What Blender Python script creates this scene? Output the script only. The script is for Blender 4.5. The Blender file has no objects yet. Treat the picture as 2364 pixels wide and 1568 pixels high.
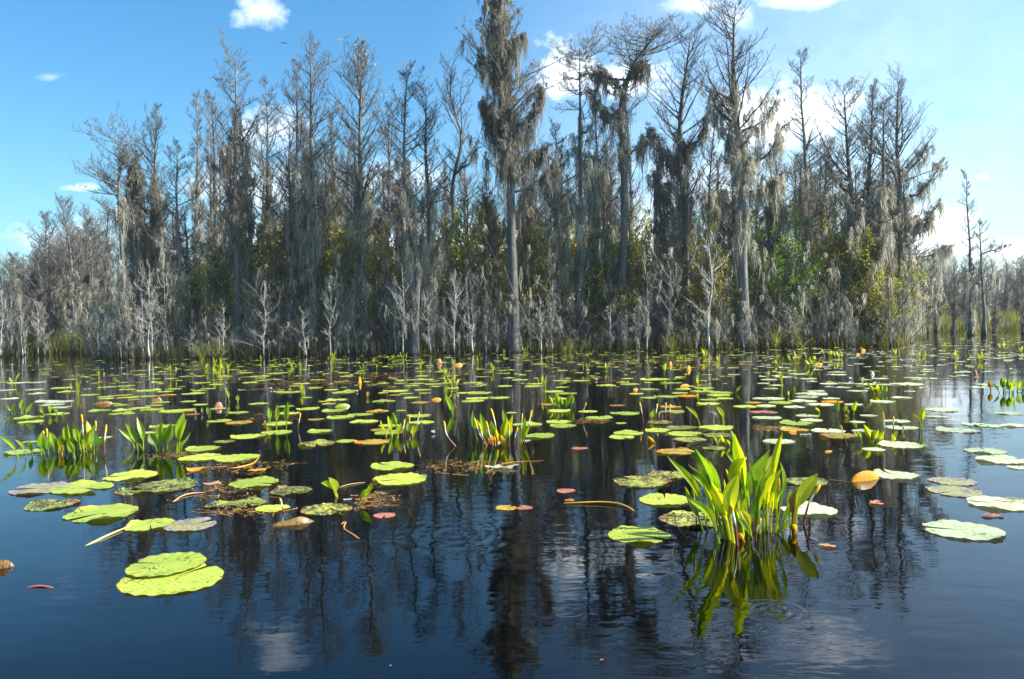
import bpy, math, random
import numpy as np
from mathutils import Vector, Matrix, Euler

SC = bpy.context.scene
COL = SC.collection
R = math.radians

# ------------------------------------------------------------------ camera
F_PX = 1773.0            # focal length measured on the photograph scaled to 2364 px wide
CAM_H = 1.15
PITCH, ROLL = R(-1.26), R(-1.0)
cam_data = bpy.data.cameras.new('camera')
cam = bpy.data.objects.new('camera', cam_data)
COL.objects.link(cam)
cam_data.sensor_width = 36.0
cam_data.lens = 36.0 * F_PX / 2364.0
cam_data.clip_start = 0.05
cam_data.clip_end = 3000
cam_rot = Matrix.Rotation(R(90) + PITCH, 4, 'X') @ Matrix.Rotation(ROLL, 4, 'Z')
cam.matrix_world = Matrix.Translation((0, 0, CAM_H)) @ cam_rot
SC.camera = cam
CR = np.array(cam_rot.to_3x3())


def ray(px, py):
    return CR @ np.array([(px - 1182.0) / F_PX, -(py - 784.0) / F_PX, -1.0])


def at(px, py, z=0.0):
    d = ray(px, py)
    t = (z - CAM_H) / d[2]
    return np.array([0, 0, CAM_H]) + d * t


def aty(px, py, Y):
    d = ray(px, py)
    return np.array([0, 0, CAM_H]) + d * (Y / d[1])


def px_of(p):
    q = CR.T @ (np.asarray(p, float) - np.array([0, 0, CAM_H]))
    return 1182 + F_PX * q[0] / -q[2], 784 - F_PX * q[1] / -q[2]


# frames: measurements were taken on enlarged crops (origin x, origin y, width of the crop in the 3840 px photograph)
FR = dict(A=(0, 1250, 1000), B=(900, 1250, 1000), C=(1800, 1250, 1100), D=(2840, 1250, 1000),
          E=(0, 1700, 1280), F=(1280, 1700, 1280), G=(2560, 1700, 1280), H=(2300, 1600, 900))
K = 2364 / 3840.0


def fr(f, x, y):
    ox, oy, w = FR[f]
    s = w / (2016.0 if f == 'H' else 2364.0)
    return (ox + x * s) * K, (oy + y * s) * K


def frs(f):
    return FR[f][2] / (2016.0 if f == 'H' else 2364.0) * K


# ------------------------------------------------------------------ geometry buffers
class Geo:
    def __init__(s):
        s.v, s.q, s.t, s.c, s.n = [], [], [], [], 0

    def add(s, v, q=None, t=None, c=None):
        v = np.asarray(v, float).reshape(-1, 3)
        if q is not None and len(q): s.q.append(np.asarray(q, int) + s.n)
        if t is not None and len(t): s.t.append(np.asarray(t, int) + s.n)
        s.v.append(v)
        if c is None: c = (1, 1, 1)
        c = np.asarray(c, float)
        if c.ndim == 1: c = np.tile(c, (len(v), 1))
        s.c.append(c)
        s.n += len(v)

    def tubes(s, P, Rd, k=4, c=None, cap=False, flute=None):
        P = np.asarray(P, float); Rd = np.asarray(Rd, float)
        if P.ndim == 2: P = P[None]; Rd = Rd[None]
        m, n, _ = P.shape
        if m == 0: return
        T = np.gradient(P, axis=1)
        T /= np.linalg.norm(T, axis=2, keepdims=True) + 1e-9
        mt = T.mean(axis=1)
        ref = np.where(np.abs(mt[:, 2:3]) > .8, np.array([[1., .05, 0]]), np.array([[0.02, 0.03, 1.]]))[:, None, :]
        U = np.cross(T, ref); U /= np.linalg.norm(U, axis=2, keepdims=True) + 1e-9
        V = np.cross(T, U)
        a = np.arange(k) * 2 * np.pi / k
        rr = Rd[:, :, None, None] * np.ones((1, 1, k, 1))
        if flute is not None: rr = rr * flute
        X = P[:, :, None, :] + rr * (np.cos(a)[None, None, :, None] * U[:, :, None, :] + np.sin(a)[None, None, :, None] * V[:, :, None, :])
        i = np.arange(m)[:, None, None] * n * k + np.arange(n - 1)[None, :, None] * k
        j = np.arange(k)[None, None, :]; j2 = (j + 1) % k
        q = np.stack([i + j, i + j2, i + k + j2, i + k + j], -1).reshape(-1, 4)
        t = None
        if cap:
            t = []
            for b in range(m):
                o = b * n * k + (n - 1) * k
                for w in range(1, k - 1): t.append((o, o + w, o + w + 1))
        cc = None
        if c is not None:
            c = np.asarray(c, float)
            if c.ndim == 2 and len(c) == n and m == 1: cc = np.repeat(c, k, axis=0)
            elif c.ndim == 2: cc = np.repeat(c, n * k, axis=0)
            else: cc = c
        s.add(X.reshape(-1, 3), q, t, cc)

    def ribbons(s, P, W, S, c=None):
        P = np.asarray(P, float); m, n, _ = P.shape
        if m == 0: return
        S = np.asarray(S, float)
        if S.ndim == 2: S = S[:, None, :]
        off = S * (np.asarray(W, float)[:, :, None] * .5)
        X = np.stack([P - off, P + off], axis=2)
        i = np.arange(m)[:, None] * n * 2 + np.arange(n - 1)[None] * 2
        q = np.stack([i, i + 1, i + 3, i + 2], -1).reshape(-1, 4)
        s.add(X.reshape(-1, 3), q, None, np.repeat(np.asarray(c, float), 2 * n, axis=0) if c is not None and np.ndim(c) == 2 else c)

    def leaves(s, C, L, W, rs, c=None, droop=0.0):
        """diamond leaves at centres C, random orientation"""
        m = len(C)
        if m == 0: return
        d = rs.normal(size=(m, 3)); d[:, 2] = d[:, 2] * .6 - droop; d /= np.linalg.norm(d, axis=1, keepdims=True)
        e = np.cross(d, rs.normal(size=(m, 3))); e /= np.linalg.norm(e, axis=1, keepdims=True)
        L = np.broadcast_to(L, (m,))[:, None] * .5; W = np.broadcast_to(W, (m,))[:, None] * .5
        X = np.stack([C - d * L, C + e * W, C + d * L, C - e * W], axis=1)
        q = np.arange(m * 4).reshape(m, 4)
        s.add(X.reshape(-1, 3), q, None, np.repeat(c, 4, axis=0) if c is not None and np.ndim(c) == 2 else c)

    def mesh(s, name, mat, smooth=True):
        me = bpy.data.meshes.new(name)
        V = np.concatenate(s.v); Cc = np.concatenate(s.c)
        Q = np.concatenate(s.q) if s.q else np.zeros((0, 4), int)
        T = np.concatenate(s.t) if s.t else np.zeros((0, 3), int)
        me.vertices.add(len(V)); me.vertices.foreach_set('co', V.astype(np.float32).ravel())
        nl = Q.size + T.size
        me.loops.add(nl); me.loops.foreach_set('vertex_index', np.concatenate([Q.ravel(), T.ravel()]).astype(np.int32))
        me.polygons.add(len(Q) + len(T))
        st = np.concatenate([np.arange(len(Q)) * 4, Q.size + np.arange(len(T)) * 3]).astype(np.int32)
        me.polygons.foreach_set('loop_start', st)
        if smooth: me.polygons.foreach_set('use_smooth', np.ones(len(Q) + len(T), bool))
        a = me.color_attributes.new('Col', 'FLOAT_COLOR', 'POINT')
        a.data.foreach_set('color', np.c_[Cc, np.ones(len(Cc))].astype(np.float32).ravel())
        me.materials.append(mat)
        me.update(); me.validate()
        return me

    def obj(s, name, mat, parent=None, smooth=True, loc=None):
        o = bpy.data.objects.new(name, s.mesh(name, mat, smooth))
        COL.objects.link(o)
        if parent is not None: o.parent = parent
        if loc is not None: o.location = loc
        return o


def tag(o, label=None, cat=None, group=None, kind=None):
    if label: o['label'] = label
    if cat: o['category'] = cat
    if group: o['group'] = group
    if kind: o['kind'] = kind
    return o


def empty(name, loc=(0, 0, 0), **k):
    o = bpy.data.objects.new(name, None); COL.objects.link(o)
    o.empty_display_size = .2; o.location = loc
    return tag(o, **k)


def copy_tree(o, parent=None):
    c = o.copy(); COL.objects.link(c); c.parent = parent
    for ch in [x for x in o.children]: copy_tree(ch, c)
    return c


# ------------------------------------------------------------------ materials
def new_mat(name):
    m = bpy.data.materials.new(name); m.use_nodes = True
    nt = m.node_tree; nt.nodes.clear()
    return m, nt, nt.nodes, nt.links


def N(nt, t, **k):
    n = nt.nodes.new(t)
    for a, b in k.items():
        if a in n.inputs.keys(): n.inputs[a].default_value = b
        else: setattr(n, a, b)
    return n


def mixc(nt, f, a, b, mode='MIX'):
    n = nt.nodes.new('ShaderNodeMix'); n.data_type = 'RGBA'; n.blend_type = mode
    for s, v in ((0, f), (6, a), (7, b)):
        if hasattr(v, 'default_value') or hasattr(v, 'is_output'): nt.links.new(v, n.inputs[s])
        else: n.inputs[s].default_value = v if s == 0 else (*v, 1)
    return n.outputs[2]


def math_(nt, op, a, b=None, clamp=False):
    n = nt.nodes.new('ShaderNodeMath'); n.operation = op; n.use_clamp = clamp
    for s, v in ((0, a), (1, b)):
        if v is None: continue
        if hasattr(v, 'is_output'): nt.links.new(v, n.inputs[s])
        else: n.inputs[s].default_value = v
    return n.outputs[0]


def ramp(nt, fac, stops, interp='LINEAR'):
    n = nt.nodes.new('ShaderNodeValToRGB'); nt.links.new(fac, n.inputs[0])
    n.color_ramp.interpolation = interp
    e = n.color_ramp.elements
    while len(e) < len(stops): e.new(.5)
    for i, (p, c) in enumerate(stops): e[i].position = p; e[i].color = (*c, 1) if len(c) == 3 else c
    return n.outputs[0]


def noise(nt, scale, detail=3, rough=.55, vec=None, sc=None):
    n = N(nt, 'ShaderNodeTexNoise', Scale=scale, Detail=detail, Roughness=rough)
    if vec is not None:
        if sc is not None:
            mp = nt.nodes.new('ShaderNodeMapping'); mp.inputs['Scale'].default_value = sc
            nt.links.new(vec, mp.inputs[0]); vec = mp.outputs[0]
        nt.links.new(vec, n.inputs['Vector'])
    return n.outputs['Fac']


def coord(nt, which='Object'):
    return nt.nodes.new('ShaderNodeTexCoord').outputs[which]


def island_rand(nt):
    return nt.nodes.new('ShaderNodeNewGeometry').outputs['Random Per Island']


def vcol(nt):
    n = nt.nodes.new('ShaderNodeAttribute'); n.attribute_name = 'Col'
    return n.outputs['Color']


def leafy(name, col_fn, trans=.5, trans_tint=(1, 1, 1), rough=.45, spec=.4):
    """thin plant matter: some light comes through"""
    m, nt, nd, lk = new_mat(name)
    c = col_fn(nt)
    p = N(nt, 'ShaderNodeBsdfPrincipled', Roughness=rough); p.inputs['Specular IOR Level'].default_value = spec
    tr = nd.new('ShaderNodeBsdfTranslucent')
    tc = mixc(nt, 1.0, c, trans_tint, 'MULTIPLY')
    lk.new(c, p.inputs['Base Color']); lk.new(tc, tr.inputs['Color'])
    mx = nd.new('ShaderNodeMixShader'); mx.inputs[0].default_value = trans
    lk.new(p.outputs[0], mx.inputs[1]); lk.new(tr.outputs[0], mx.inputs[2])
    o = nd.new('ShaderNodeOutputMaterial'); lk.new(mx.outputs[0], o.inputs[0])
    return m


def bark(name, dark, light, moss=(.2, .22, .17)):
    m, nt, nd, lk = new_mat(name)
    v = coord(nt)
    n1 = noise(nt, 9, 5, .65, v, (1, 1, .12))
    n2 = noise(nt, 2.2, 3, .6, v)
    c = ramp(nt, n1, [(.32, dark), (.68, light)])
    c = mixc(nt, ramp(nt, n2, [(.5, (0, 0, 0)), (.72, (1, 1, 1))]), c, moss)
    oi = nd.new('ShaderNodeObjectInfo').outputs['Random']
    xs = nd.new('ShaderNodeSeparateXYZ'); lk.new(v, xs.inputs[0])
    wet = ramp(nt, math_(nt, 'ADD', xs.outputs[2], math_(nt, 'MULTIPLY', n2, .3)), [(.2, (1, 1, 1)), (.5, (0, 0, 0))])
    c = mixc(nt, wet, c, (.03, .027, .022))
    hv = N(nt, 'ShaderNodeHueSaturation'); lk.new(c, hv.inputs['Color'])
    lk.new(math_(nt, 'ADD', math_(nt, 'MULTIPLY', oi, .5), .75), hv.inputs['Value'])
    p = N(nt, 'ShaderNodeBsdfPrincipled', Roughness=.85); p.inputs['Specular IOR Level'].default_value = .25
    lk.new(hv.outputs[0], p.inputs['Base Color'])
    b = N(nt, 'ShaderNodeBump', Strength=.7, Distance=.03); lk.new(n1, b.inputs['Height']); lk.new(b.outputs[0], p.inputs['Normal'])
    o = nd.new('ShaderNodeOutputMaterial'); lk.new(p.outputs[0], o.inputs[0])
    return m


M = {}
M['bark'] = bark('cypress_bark', (.055, .055, .055), (.24, .232, .22))
M['twig'] = bark('twig_bark', (.045, .042, .04), (.165, .152, .138), (.26, .25, .21))
M['pale_bark'] = bark('pale_bark', (.3, .3, .28), (.64, .63, .59), (.44, .46, .42))
M['moss'] = leafy('spanish_moss', lambda nt: ramp(nt, island_rand(nt), [(0, (.2, .195, .165)), (.45, (.5, .485, .41)), (1, (.84, .81, .69))]), .5, (1, .98, .9), .9, .1)
M['dark_moss'] = leafy('old_moss', lambda nt: ramp(nt, island_rand(nt), [(0, (.12, .118, .105)), (1, (.5, .485, .42))]), .5, (1, .95, .85), .9, .1)
M['shrub_leaf'] = leafy('shrub_leaf', lambda nt: vcol(nt), .5, (1.25, 1.2, .5), .4, .5)
M['grass'] = leafy('marsh_grass', lambda nt: ramp(nt, island_rand(nt), [(0, (.1, .15, .03)), (.5, (.19, .2, .05)), (1, (.34, .28, .1))]), .45, (1.1, 1.1, .6), .6, .2)


def club_col(nt):
    c = vcol(nt)
    n = noise(nt, 14, 3, .5, coord(nt))
    return mixc(nt, ramp(nt, n, [(.35, (0, 0, 0)), (.75, (.45, .45, .45))]), c, (.42, .48, .03))


M['club_leaf'] = leafy('golden_club_leaf', club_col, .62, (1.5, 1.25, .3), .38, .45)
M['stalk'] = leafy('flower_stalk', lambda nt: vcol(nt), .15, (1, 1, 1), .4, .5)
M['spadix'] = leafy('spadix_yellow', lambda nt: mixc(nt, noise(nt, 300, 2, .5, coord(nt)), (.85, .38, .01), (.9, .62, .04)), .1, (1, 1, 1), .5, .3)
M['flower'] = leafy('white_petal', lambda nt: vcol(nt), .3, (1, 1, 1), .5, .3)


def pad_mat(name, base, base2, spot, spot_amt, edge, edge_amt=.25, trans=.22):
    m, nt, nd, lk = new_mat(name)
    uv = nd.new('ShaderNodeAttribute'); uv.attribute_name = 'Col'
    sp = nd.new('ShaderNodeSeparateColor'); lk.new(uv.outputs['Color'], sp.inputs[0])
    rad, ang = sp.outputs[0], sp.outputs[1]              # radius 0..1 and angle 0..1 across the pad
    oi = nd.new('ShaderNodeObjectInfo')
    v = coord(nt)
    addv = nd.new('ShaderNodeVectorMath'); addv.operation = 'ADD'; lk.new(v, addv.inputs[0])
    cx = nd.new('ShaderNodeCombineXYZ'); lk.new(math_(nt, 'MULTIPLY', oi.outputs['Random'], 31), cx.inputs[0]); lk.new(cx.outputs[0], addv.inputs[1])
    v = addv.outputs[0]
    n1 = noise(nt, 7, 3, .5, v)
    c = mixc(nt, ramp(nt, n1, [(.3, (0, 0, 0)), (.7, (1, 1, 1))]), base, base2)
    # veins radiate from the centre
    w = math_(nt, 'SINE', math_(nt, 'MULTIPLY', ang, 2 * math.pi * 17))
    vein = math_(nt, 'MULTIPLY', ramp(nt, w, [(.86, (0, 0, 0)), (1., (.38, .38, .38))]), ramp(nt, rad, [(0, (1, 1, 1)), (.85, (0.15, .15, .15))]))
    c = mixc(nt, vein, c, tuple(min(1, x * 1.35 + .02) for x in base2))
    c = mixc(nt, ramp(nt, rad, [(0, (1, 1, 1)), (.09, (0, 0, 0))]), c, (.5, .36, .03))
    c = mixc(nt, ramp(nt, rad, [(.955, (0, 0, 0)), (.985, (.35, .35, .35))]), c, (.34, .26, .06))
    n2 = noise(nt, 4, 2, .5, v)
    ed = math_(nt, 'MULTIPLY', ramp(nt, math_(nt, 'ADD', rad, math_(nt, 'MULTIPLY', math_(nt, 'SUBTRACT', n2, .5), 1.6)), [(.9, (0, 0, 0)), (1.15, (1, 1, 1))]), edge_amt * 3, True)
    c = mixc(nt, ed, c, edge)
    n3 = noise(nt, 60, 3, .65, v); n4 = noise(nt, 9, 2, .5, v)
    s = math_(nt, 'ADD', n3, math_(nt, 'MULTIPLY', n4, .5))
    th = .98 - spot_amt * .27
    c = mixc(nt, ramp(nt, s, [(th, (0, 0, 0)), (th + .035, (1, 1, 1))]), c, spot)
    hv = N(nt, 'ShaderNodeHueSaturation'); lk.new(c, hv.inputs['Color'])
    lk.new(math_(nt, 'ADD', math_(nt, 'MULTIPLY', oi.outputs['Random'], .45), .78), hv.inputs['Value'])
    lk.new(math_(nt, 'ADD', math_(nt, 'MULTIPLY', oi.outputs['Random'], -.025), .512), hv.inputs['Hue'])
    c = hv.outputs[0]
    p = N(nt, 'ShaderNodeBsdfPrincipled', Roughness=.42); p.inputs['Specular IOR Level'].default_value = .5
    lk.new(c, p.inputs['Base Color'])
    rr = ramp(nt, n4, [(.3, (.28, .28, .28)), (.7, (.55, .55, .55))]); lk.new(rr, p.inputs['Roughness'])
    bh = math_(nt, 'ADD', math_(nt, 'MULTIPLY', w, .12), math_(nt, 'MULTIPLY', n3, .8))
    b = N(nt, 'ShaderNodeBump', Strength=.5, Distance=.004); lk.new(bh, b.inputs['Height']); lk.new(b.outputs[0], p.inputs['Normal'])
    tr = nd.new('ShaderNodeBsdfTranslucent'); lk.new(c, tr.inputs[0])
    mx = nd.new('ShaderNodeMixShader'); mx.inputs[0].default_value = trans
    lk.new(p.outputs[0], mx.inputs[1]); lk.new(tr.outputs[0], mx.inputs[2])
    o = nd.new('ShaderNodeOutputMaterial'); lk.new(mx.outputs[0], o.inputs[0])
    return m


PADS = dict(
    g=pad_mat('pad_green', (.30, .40, .04), (.41, .48, .065), (.05, .05, .015), .42, (.42, .36, .05), .12),
    s=pad_mat('pad_speckled', (.31, .38, .05), (.42, .45, .09), (.05, .035, .015), .95, (.38, .20, .05), .3),
    o=pad_mat('pad_orange_edged', (.36, .34, .05), (.5, .3, .04), (.12, .05, .01), .7, (.62, .22, .03), .5),
    r=pad_mat('pad_red', (.34, .12, .09), (.42, .18, .12), (.12, .03, .02), .3, (.3, .08, .08), .3),
    p=pad_mat('pad_pale', (.42, .5, .24), (.56, .6, .4), (.14, .14, .08), .5, (.45, .45, .3), .25),  # sky glare on right-hand pads painted into this paler base colour
    y=pad_mat('pad_yellow', (.8, .33, .003), (.86, .4, .006), (.3, .15, .01), .15, (.6, .25, .02), .1, .4),
    b=pad_mat('pad_brown', (.25, .12, .03), (.33, .17, .05), (.05, .02, .01), .6, (.2, .08, .02), .3),
    u=pad_mat('pad_stained', (.34, .36, .09), (.42, .38, .2), (.2, .14, .16), .75, (.42, .33, .38), .6),
)
PAD_WORD = dict(g='green', s='dark speckled', o='orange-edged', r='reddish', p='pale green', y='golden yellow', b='rust brown', u='purple-stained')


def water_mat():
    m, nt, nd, lk = new_mat('dark_water')
    v = coord(nt)
    big = noise(nt, .9, 3, .5, v, (1, 1.5, 1))
    mid = noise(nt, 5.0, 3, .5, v, (.8, 1.6, 1))
    fine = noise(nt, 22, 2, .5, v, (.7, 1.3, 1))
    patch = ramp(nt, noise(nt, .35, 2, .5, v), [(.35, (.25, .25, .25)), (.65, (1, 1, 1))])
    h = math_(nt, 'ADD', math_(nt, 'MULTIPLY', big, .7), math_(nt, 'ADD', math_(nt, 'MULTIPLY', mid, .22), math_(nt, 'MULTIPLY', fine, .03)))
    h = math_(nt, 'MULTIPLY', h, patch)
    # rings spreading from where something touched the surface
    for (f, x, y, rmax, k, a) in (('G', 630, 1092, .15, 150, .55), ('F', 790, 560, .5, 55, .35)):
        c = at(*fr(f, x, y))
        d = nd.new('ShaderNodeVectorMath'); d.operation = 'DISTANCE'; lk.new(v, d.inputs[0]); d.inputs[1].default_value = (c[0], c[1], 0)
        dd = d.outputs['Value']
        fall = math_(nt, 'SUBTRACT', 1, math_(nt, 'DIVIDE', dd, rmax), True)
        wv = math_(nt, 'MULTIPLY', math_(nt, 'SINE', math_(nt, 'MULTIPLY', dd, k)), math_(nt, 'MULTIPLY', fall, a * .15))
        h = math_(nt, 'ADD', h, wv)
    b = N(nt, 'ShaderNodeBump', Strength=1.0, Distance=.0095); lk.new(h, b.inputs['Height'])
    fz = N(nt, 'ShaderNodeFresnel', IOR=1.4); lk.new(b.outputs[0], fz.inputs['Normal'])
    gl = nd.new('ShaderNodeBsdfGlossy'); gl.inputs['Roughness'].default_value = .015; gl.inputs['Color'].default_value = (.97, .98, 1, 1)
    lk.new(b.outputs[0], gl.inputs['Normal'])
    tr = nd.new('ShaderNodeBsdfTransparent'); tr.inputs[0].default_value = (.3, .17, .07, 1)
    mx = nd.new('ShaderNodeMixShader'); lk.new(fz.outputs[0], mx.inputs[0]); lk.new(tr.outputs[0], mx.inputs[1]); lk.new(gl.outputs[0], mx.inputs[2])
    o = nd.new('ShaderNodeOutputMaterial'); lk.new(mx.outputs[0], o.inputs[0])
    return m


def earth_mat(name, a, b, s=1.5):
    m, nt, nd, lk = new_mat(name)
    n = noise(nt, s, 5, .6, coord(nt))
    p = N(nt, 'ShaderNodeBsdfPrincipled', Roughness=.95)
    lk.new(ramp(nt, n, [(.3, a), (.7, b)]), p.inputs['Base Color'])
    o = nd.new('ShaderNodeOutputMaterial'); lk.new(p.outputs[0], o.inputs[0])
    return m


M['water'] = water_mat()
M['bed'] = earth_mat('peat_bed', (.004, .003, .002), (.014, .01, .006))
M['peat'] = earth_mat('peat_soil', (.02, .015, .01), (.06, .045, .03))
M['marsh'] = earth_mat('marsh_soil', (.05, .06, .02), (.1, .1, .04))
M['weed'] = leafy('pond_weed', lambda nt: ramp(nt, island_rand(nt), [(0, (.16, .07, .02)), (.6, (.33, .17, .05)), (1, (.5, .33, .09))]), .3, (1, .9, .6), .4, .5)
M['stem'] = leafy('loose_stem', lambda nt: vcol(nt), .15, (1, .9, .6), .4, .5)
M['bird'] = earth_mat('bird_feathers', (.01, .01, .012), (.03, .03, .035), 8)

# ------------------------------------------------------------------ setting
def sheet(name, pts, z, mat, kind='structure', div=None):
    g = Geo(); n = len(pts)
    v = [(x, y, z) for x, y in pts]
    if n == 4: g.add(v, q=[(0, 1, 2, 3)])
    else:
        c = np.mean(np.array(v), axis=0)
        g.add(v + [tuple(c)], t=[(i, (i + 1) % n, n) for i in range(n)])
    return tag(g.obj(name, mat, smooth=False), kind=kind)


sheet('lake_bed', [(-900, -300), (900, -300), (900, 1500), (-900, 1500)], -.9, M['bed'])
sheet('water', [(-900, -300), (900, -300), (900, 1500), (-900, 1500)], 0, M['water'])


def mound(name, pts, z, mat):
    """low bank: outline at z with a skirt going under the water"""
    rs = np.random.RandomState(5)
    P = []
    n = len(pts)
    for i in range(n):
        a = np.array(pts[i], float); b = np.array(pts[(i + 1) % n], float)
        k = max(2, int(np.linalg.norm(b - a) / 1.2))
        for j in range(k): P.append(a + (b - a) * j / k + rs.normal(size=2) * .25)
    P = np.array(P); c = P.mean(axis=0)
    inn = P + (c - P) / np.linalg.norm(c - P, axis=1, keepdims=True) * 1.0
    m = len(P)
    v = np.concatenate([np.c_[P, -.25 * np.ones(m)], np.c_[inn, np.ones(m) * z], [[c[0], c[1], z + .05]]])
    q = [(i, (i + 1) % m, m + (i + 1) % m, m + i) for i in range(m)]
    t = [(m + i, m + (i + 1) % m, 2 * m) for i in range(m)]
    g = Geo(); g.add(v, q=q, t=t)
    tag(g.obj(name, mat), kind='structure')


mound('ground', [(-17, 32.2), (-8, 31.2), (0, 31), (8, 31), (15, 31.5), (17.5, 34), (18, 60), (-19, 60)], .12, M['peat'])
mound('marsh_left', [(-60, 42), (-30, 38.5), (-19, 37.5), (-19, 60), (-60, 62)], .08, M['marsh'])
mound('marsh_right', [(19, 47), (26, 52), (36, 58), (60, 66), (140, 75), (140, 160), (10, 160), (18, 60)], .08, M['marsh'])
mound('marsh_back', [(-200, 62), (-18, 61), (10, 61), (10, 200), (-200, 200)], .06, M['marsh'])

# ------------------------------------------------------------------ trees
def norm(v): return v / (np.linalg.norm(v) + 1e-9)


def interp_path(P, n):
    P = np.asarray(P, float)
    # smooth resample (Catmull-Rom)
    Q = np.vstack([2 * P[0] - P[1], P, 2 * P[-1] - P[-2]])
    out = []
    segs = len(P) - 1
    for i in range(n):
        u = i / (n - 1) * segs; k = min(int(u), segs - 1); t = u - k
        a, b, c, d = Q[k], Q[k + 1], Q[k + 2], Q[k + 3]
        out.append(.5 * ((2 * b) + (-a + c) * t + (2 * a - 5 * b + 4 * c - d) * t * t + (-a + 3 * b - 3 * c + d) * t ** 3))
    return np.array(out)


def moss_batch(g, pts, lens, rs, strands=11, width=.03, spread=.09, npt=5):
    """festoons: bundles of fine hanging strands, ragged at the end"""
    m = len(pts)
    if m == 0: return
    pts = np.repeat(np.asarray(pts), strands, axis=0); L = np.repeat(np.asarray(lens), strands)
    q = rs.beta(1.6, 1.4, size=len(L))
    L = L * (.25 + .75 * q)
    th = rs.uniform(0, 2 * np.pi, len(L)); rr = np.abs(rs.normal(size=len(L))) * spread * (1.25 - .7 * q)
    rr = rr * np.clip(L / .7, .5, 1.6)
    off = np.stack([np.cos(th) * rr, np.sin(th) * rr, np.zeros(len(L))], 1)
    t = np.linspace(0, 1, npt)
    P = pts[:, None, :] + off[:, None, :] * (np.array([.5] + [1.0] * (npt - 2) + [.75]))[None, :, None]
    P = P + np.stack([rs.normal(size=(len(L), npt)) * .034, rs.normal(size=(len(L), npt)) * .034, np.zeros((len(L), npt))], -1) * (1 + t[None, :, None])
    P[:, :, 2] -= t[None, :] * L[:, None] - .03
    P[:, :, 2] = np.maximum(P[:, :, 2], .03)
    W = width * rs.uniform(.6, 1.5, len(L))[:, None] * np.array([.7] + [1.] * (npt - 3) + [.75, .08])[None] * rs.uniform(.6, 1.35, (len(L), npt))
    a = rs.uniform(0, np.pi, len(L))
    S = np.stack([np.cos(a), np.sin(a), np.zeros(len(L))], 1)
    g.ribbons(P, W, S)


def grow(rs, starts, dirs, lens, n, curl, jit):
    """batch of curved twigs: curl = how much the direction turns upwards over the length"""
    m = len(starts)
    P = np.zeros((m, n, 3)); P[:, 0] = starts
    d = dirs.copy()
    for i in range(1, n):
        d = d + rs.normal(size=(m, 3)) * jit; d[:, 2] += curl / (n - 1)
        d /= np.linalg.norm(d, axis=1, keepdims=True)
        P[:, i] = P[:, i - 1] + d * (lens / (n - 1))[:, None]
    return P


def sub(rs, P, k, t0, lf, spread_up=.15, forward=.55, taper=.7):
    """k side shoots on each branch; returns starts, dirs, lens, and t"""
    m, n, _ = P.shape
    t = np.tile(np.linspace(t0, .98, k), (m, 1)) + rs.uniform(-.5, .5, (m, k)) * (1 - t0) / k
    t = np.clip(t, 0, .999); u = t * (n - 1); i = u.astype(int); f = (u - i)[..., None]
    ar = np.arange(m)[:, None]
    st = P[ar, i] * (1 - f) + P[ar, np.minimum(i + 1, n - 1)] * f
    tan = P[ar, np.minimum(i + 1, n - 1)] - P[ar, i]; tan /= np.linalg.norm(tan, axis=2, keepdims=True) + 1e-9
    side = np.cross(tan, np.array([0, 0, 1.])); side /= np.linalg.norm(side, axis=2, keepdims=True) + 1e-9
    up = np.cross(side, tan)
    a = rs.uniform(-.9, .9, (m, k)) + (np.arange(k)[None] % 2) * np.pi
    perp = np.cos(a)[..., None] * side + np.sin(a)[..., None] * up
    d = tan * forward + perp * (1 - forward * .5); d[..., 2] += spread_up
    d /= np.linalg.norm(d, axis=2, keepdims=True)
    tot = np.linalg.norm(P[:, 1:] - P[:, :-1], axis=2).sum(axis=1)
    L = tot[:, None] * lf * (1 - taper * t) * rs.uniform(.6, 1.3, (m, k)) + .06
    return st.reshape(-1, 3), d.reshape(-1, 3), L.reshape(-1), t.reshape(-1)


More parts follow.
